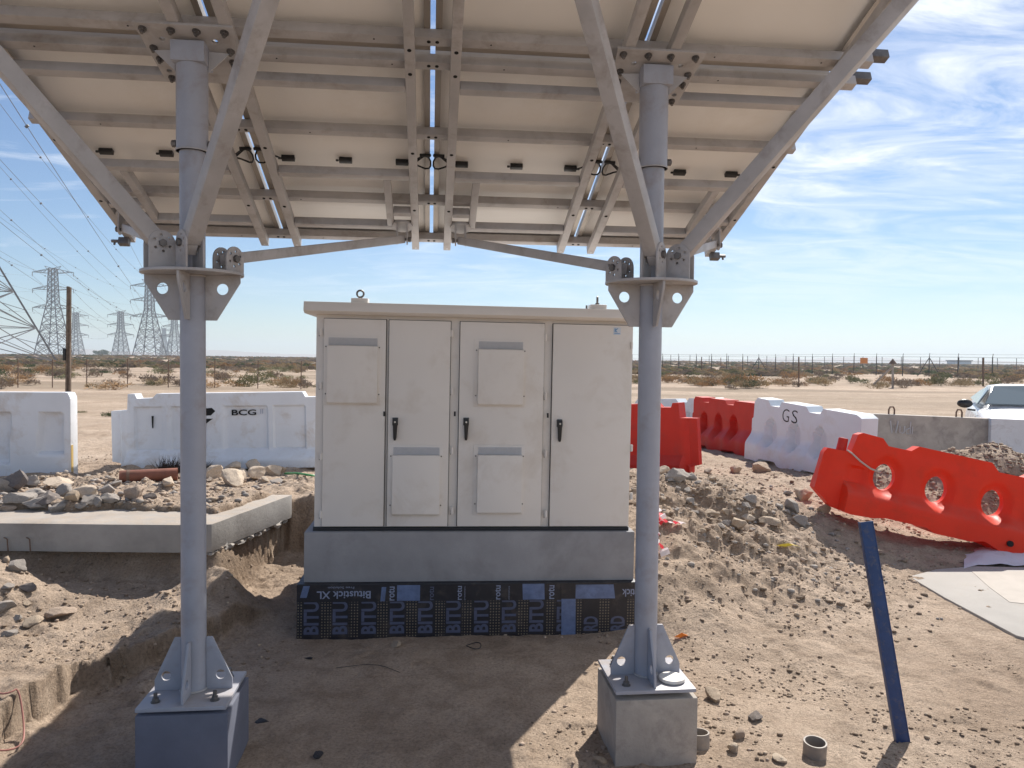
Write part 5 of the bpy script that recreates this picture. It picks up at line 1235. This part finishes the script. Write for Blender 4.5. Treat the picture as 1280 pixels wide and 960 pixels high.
loft(rg).build('roof', M['carpaint'], car, smooth=True, world=False)
def gl(name, pts, mat='carglass', th=.008):
    c = sum((Vector(p) for p in pts), Vector())/len(pts); n_ = (Vector(pts[1])-Vector(pts[0])).cross(Vector(pts[2])-Vector(pts[0])).normalized()
    m = MB(); k = len(pts); m.add([Vector(p)+n_*th for p in pts]+[Vector(p)-n_*th*.2 for p in pts], [tuple(range(k)), tuple(range(k, 2*k))[::-1]]+[(i, k+i, k+(i+1) % k, (i+1) % k) for i in range(k)]); return m.build(name, M[mat], car, world=False)
gl('windscreen', [(-.74, 1.42, 1.10), (.74, 1.42, 1.10), (.575, 1.93, 1.385), (.0, 1.93, 1.402), (-.575, 1.93, 1.385)], th=.022)
for sg in (-1, 1):
    pts = [(sg*.84, 1.62, 1.10), (sg*.79, 3.85, 1.12), (sg*.66, 3.45, 1.28), (sg*.635, 2.4, 1.375), (sg*.655, 2.0, 1.335)]
    gl('side_window', pts if sg < 0 else pts[::-1], th=.02)
    m = MB(); bmx = bmesh.new(); bmesh.ops.create_icosphere(bmx, subdivisions=3, radius=1); m.add([Vector((v.co.x*.12+sg*1.02, v.co.y*.06+1.62, v.co.z*.075+1.10)) for v in bmx.verts], [tuple(v.index for v in f.verts) for f in bmx.faces]); bmx.free(); m.bar((sg*.86, 1.62, .99), (sg*.98, 1.62, 1.0), .05, .03); mi_ = m.build('mirror', M['black'], car, smooth=True, world=False)
    m = MB(); m.plate([(sg*.50, .0), (sg*.78, .02), (sg*.80, .10), (sg*.52, .08)] if sg > 0 else [(sg*.50, .0), (sg*.52, .08), (sg*.80, .10), (sg*.78, .02)], [], .05, Matrix.Translation((0, .10, .62)) @ Matrix.Rotation(rad(90), 4, 'X')); m.build('headlight', M['lamp'], car, world=False)
    for y in (.92, 3.65):
        m = MB(); m.tube((sg*.70, y, .32), (sg*.93, y, .32), .32, n=32); w_ = m.build('wheel', M['tyre'], car, world=False, bevel=.02)
        m = MB(); m.tube((sg*.931, y, .32), (sg*.94, y, .32), .20, n=20); m.build('rim', M['rim'], w_, world=False)
m = MB(); m.plate([(-.42, 0), (.42, 0), (.36, .14), (-.36, .14)], [], .03, Matrix.Translation((0, .015, .42)) @ Matrix.Rotation(rad(90), 4, 'X')); m.build('grille', M['black'], car, world=False)
a_ = rad(-27); cw = Vector(((1298-640)*12.6/961, 12.6, 0)); fwd = Vector((math.sin(a_), -math.cos(a_), 0)); o_ = cw+fwd*1.45
car.location = (o_.x, o_.y, -.02); car.rotation_euler = (0, 0, a_)

# ------------------------------------------------------------------ haze
HZ = True
if HZ:
    m = MB(); m.box((-3300, -900, -3), (3300, 3300, 62)); hz = m.build('haze', bpy.data.materials.new('haze_air'), None); hz['kind'] = 'stuff'
    hm_ = hz.data.materials[0]; hm_.use_nodes = True; t = hm_.node_tree; t.nodes.clear(); v = N(t, 'ShaderNodeVolumePrincipled'); v.inputs['Color'].default_value = (.80, .90, 1, 1); v.inputs['Density'].default_value = .0004; v.inputs['Anisotropy'].default_value = .2
    o_ = N(t, 'ShaderNodeOutputMaterial'); L(t, v.outputs[0], o_.inputs['Volume'])
for o in COL.objects:
    if '_w' in o: del o['_w']
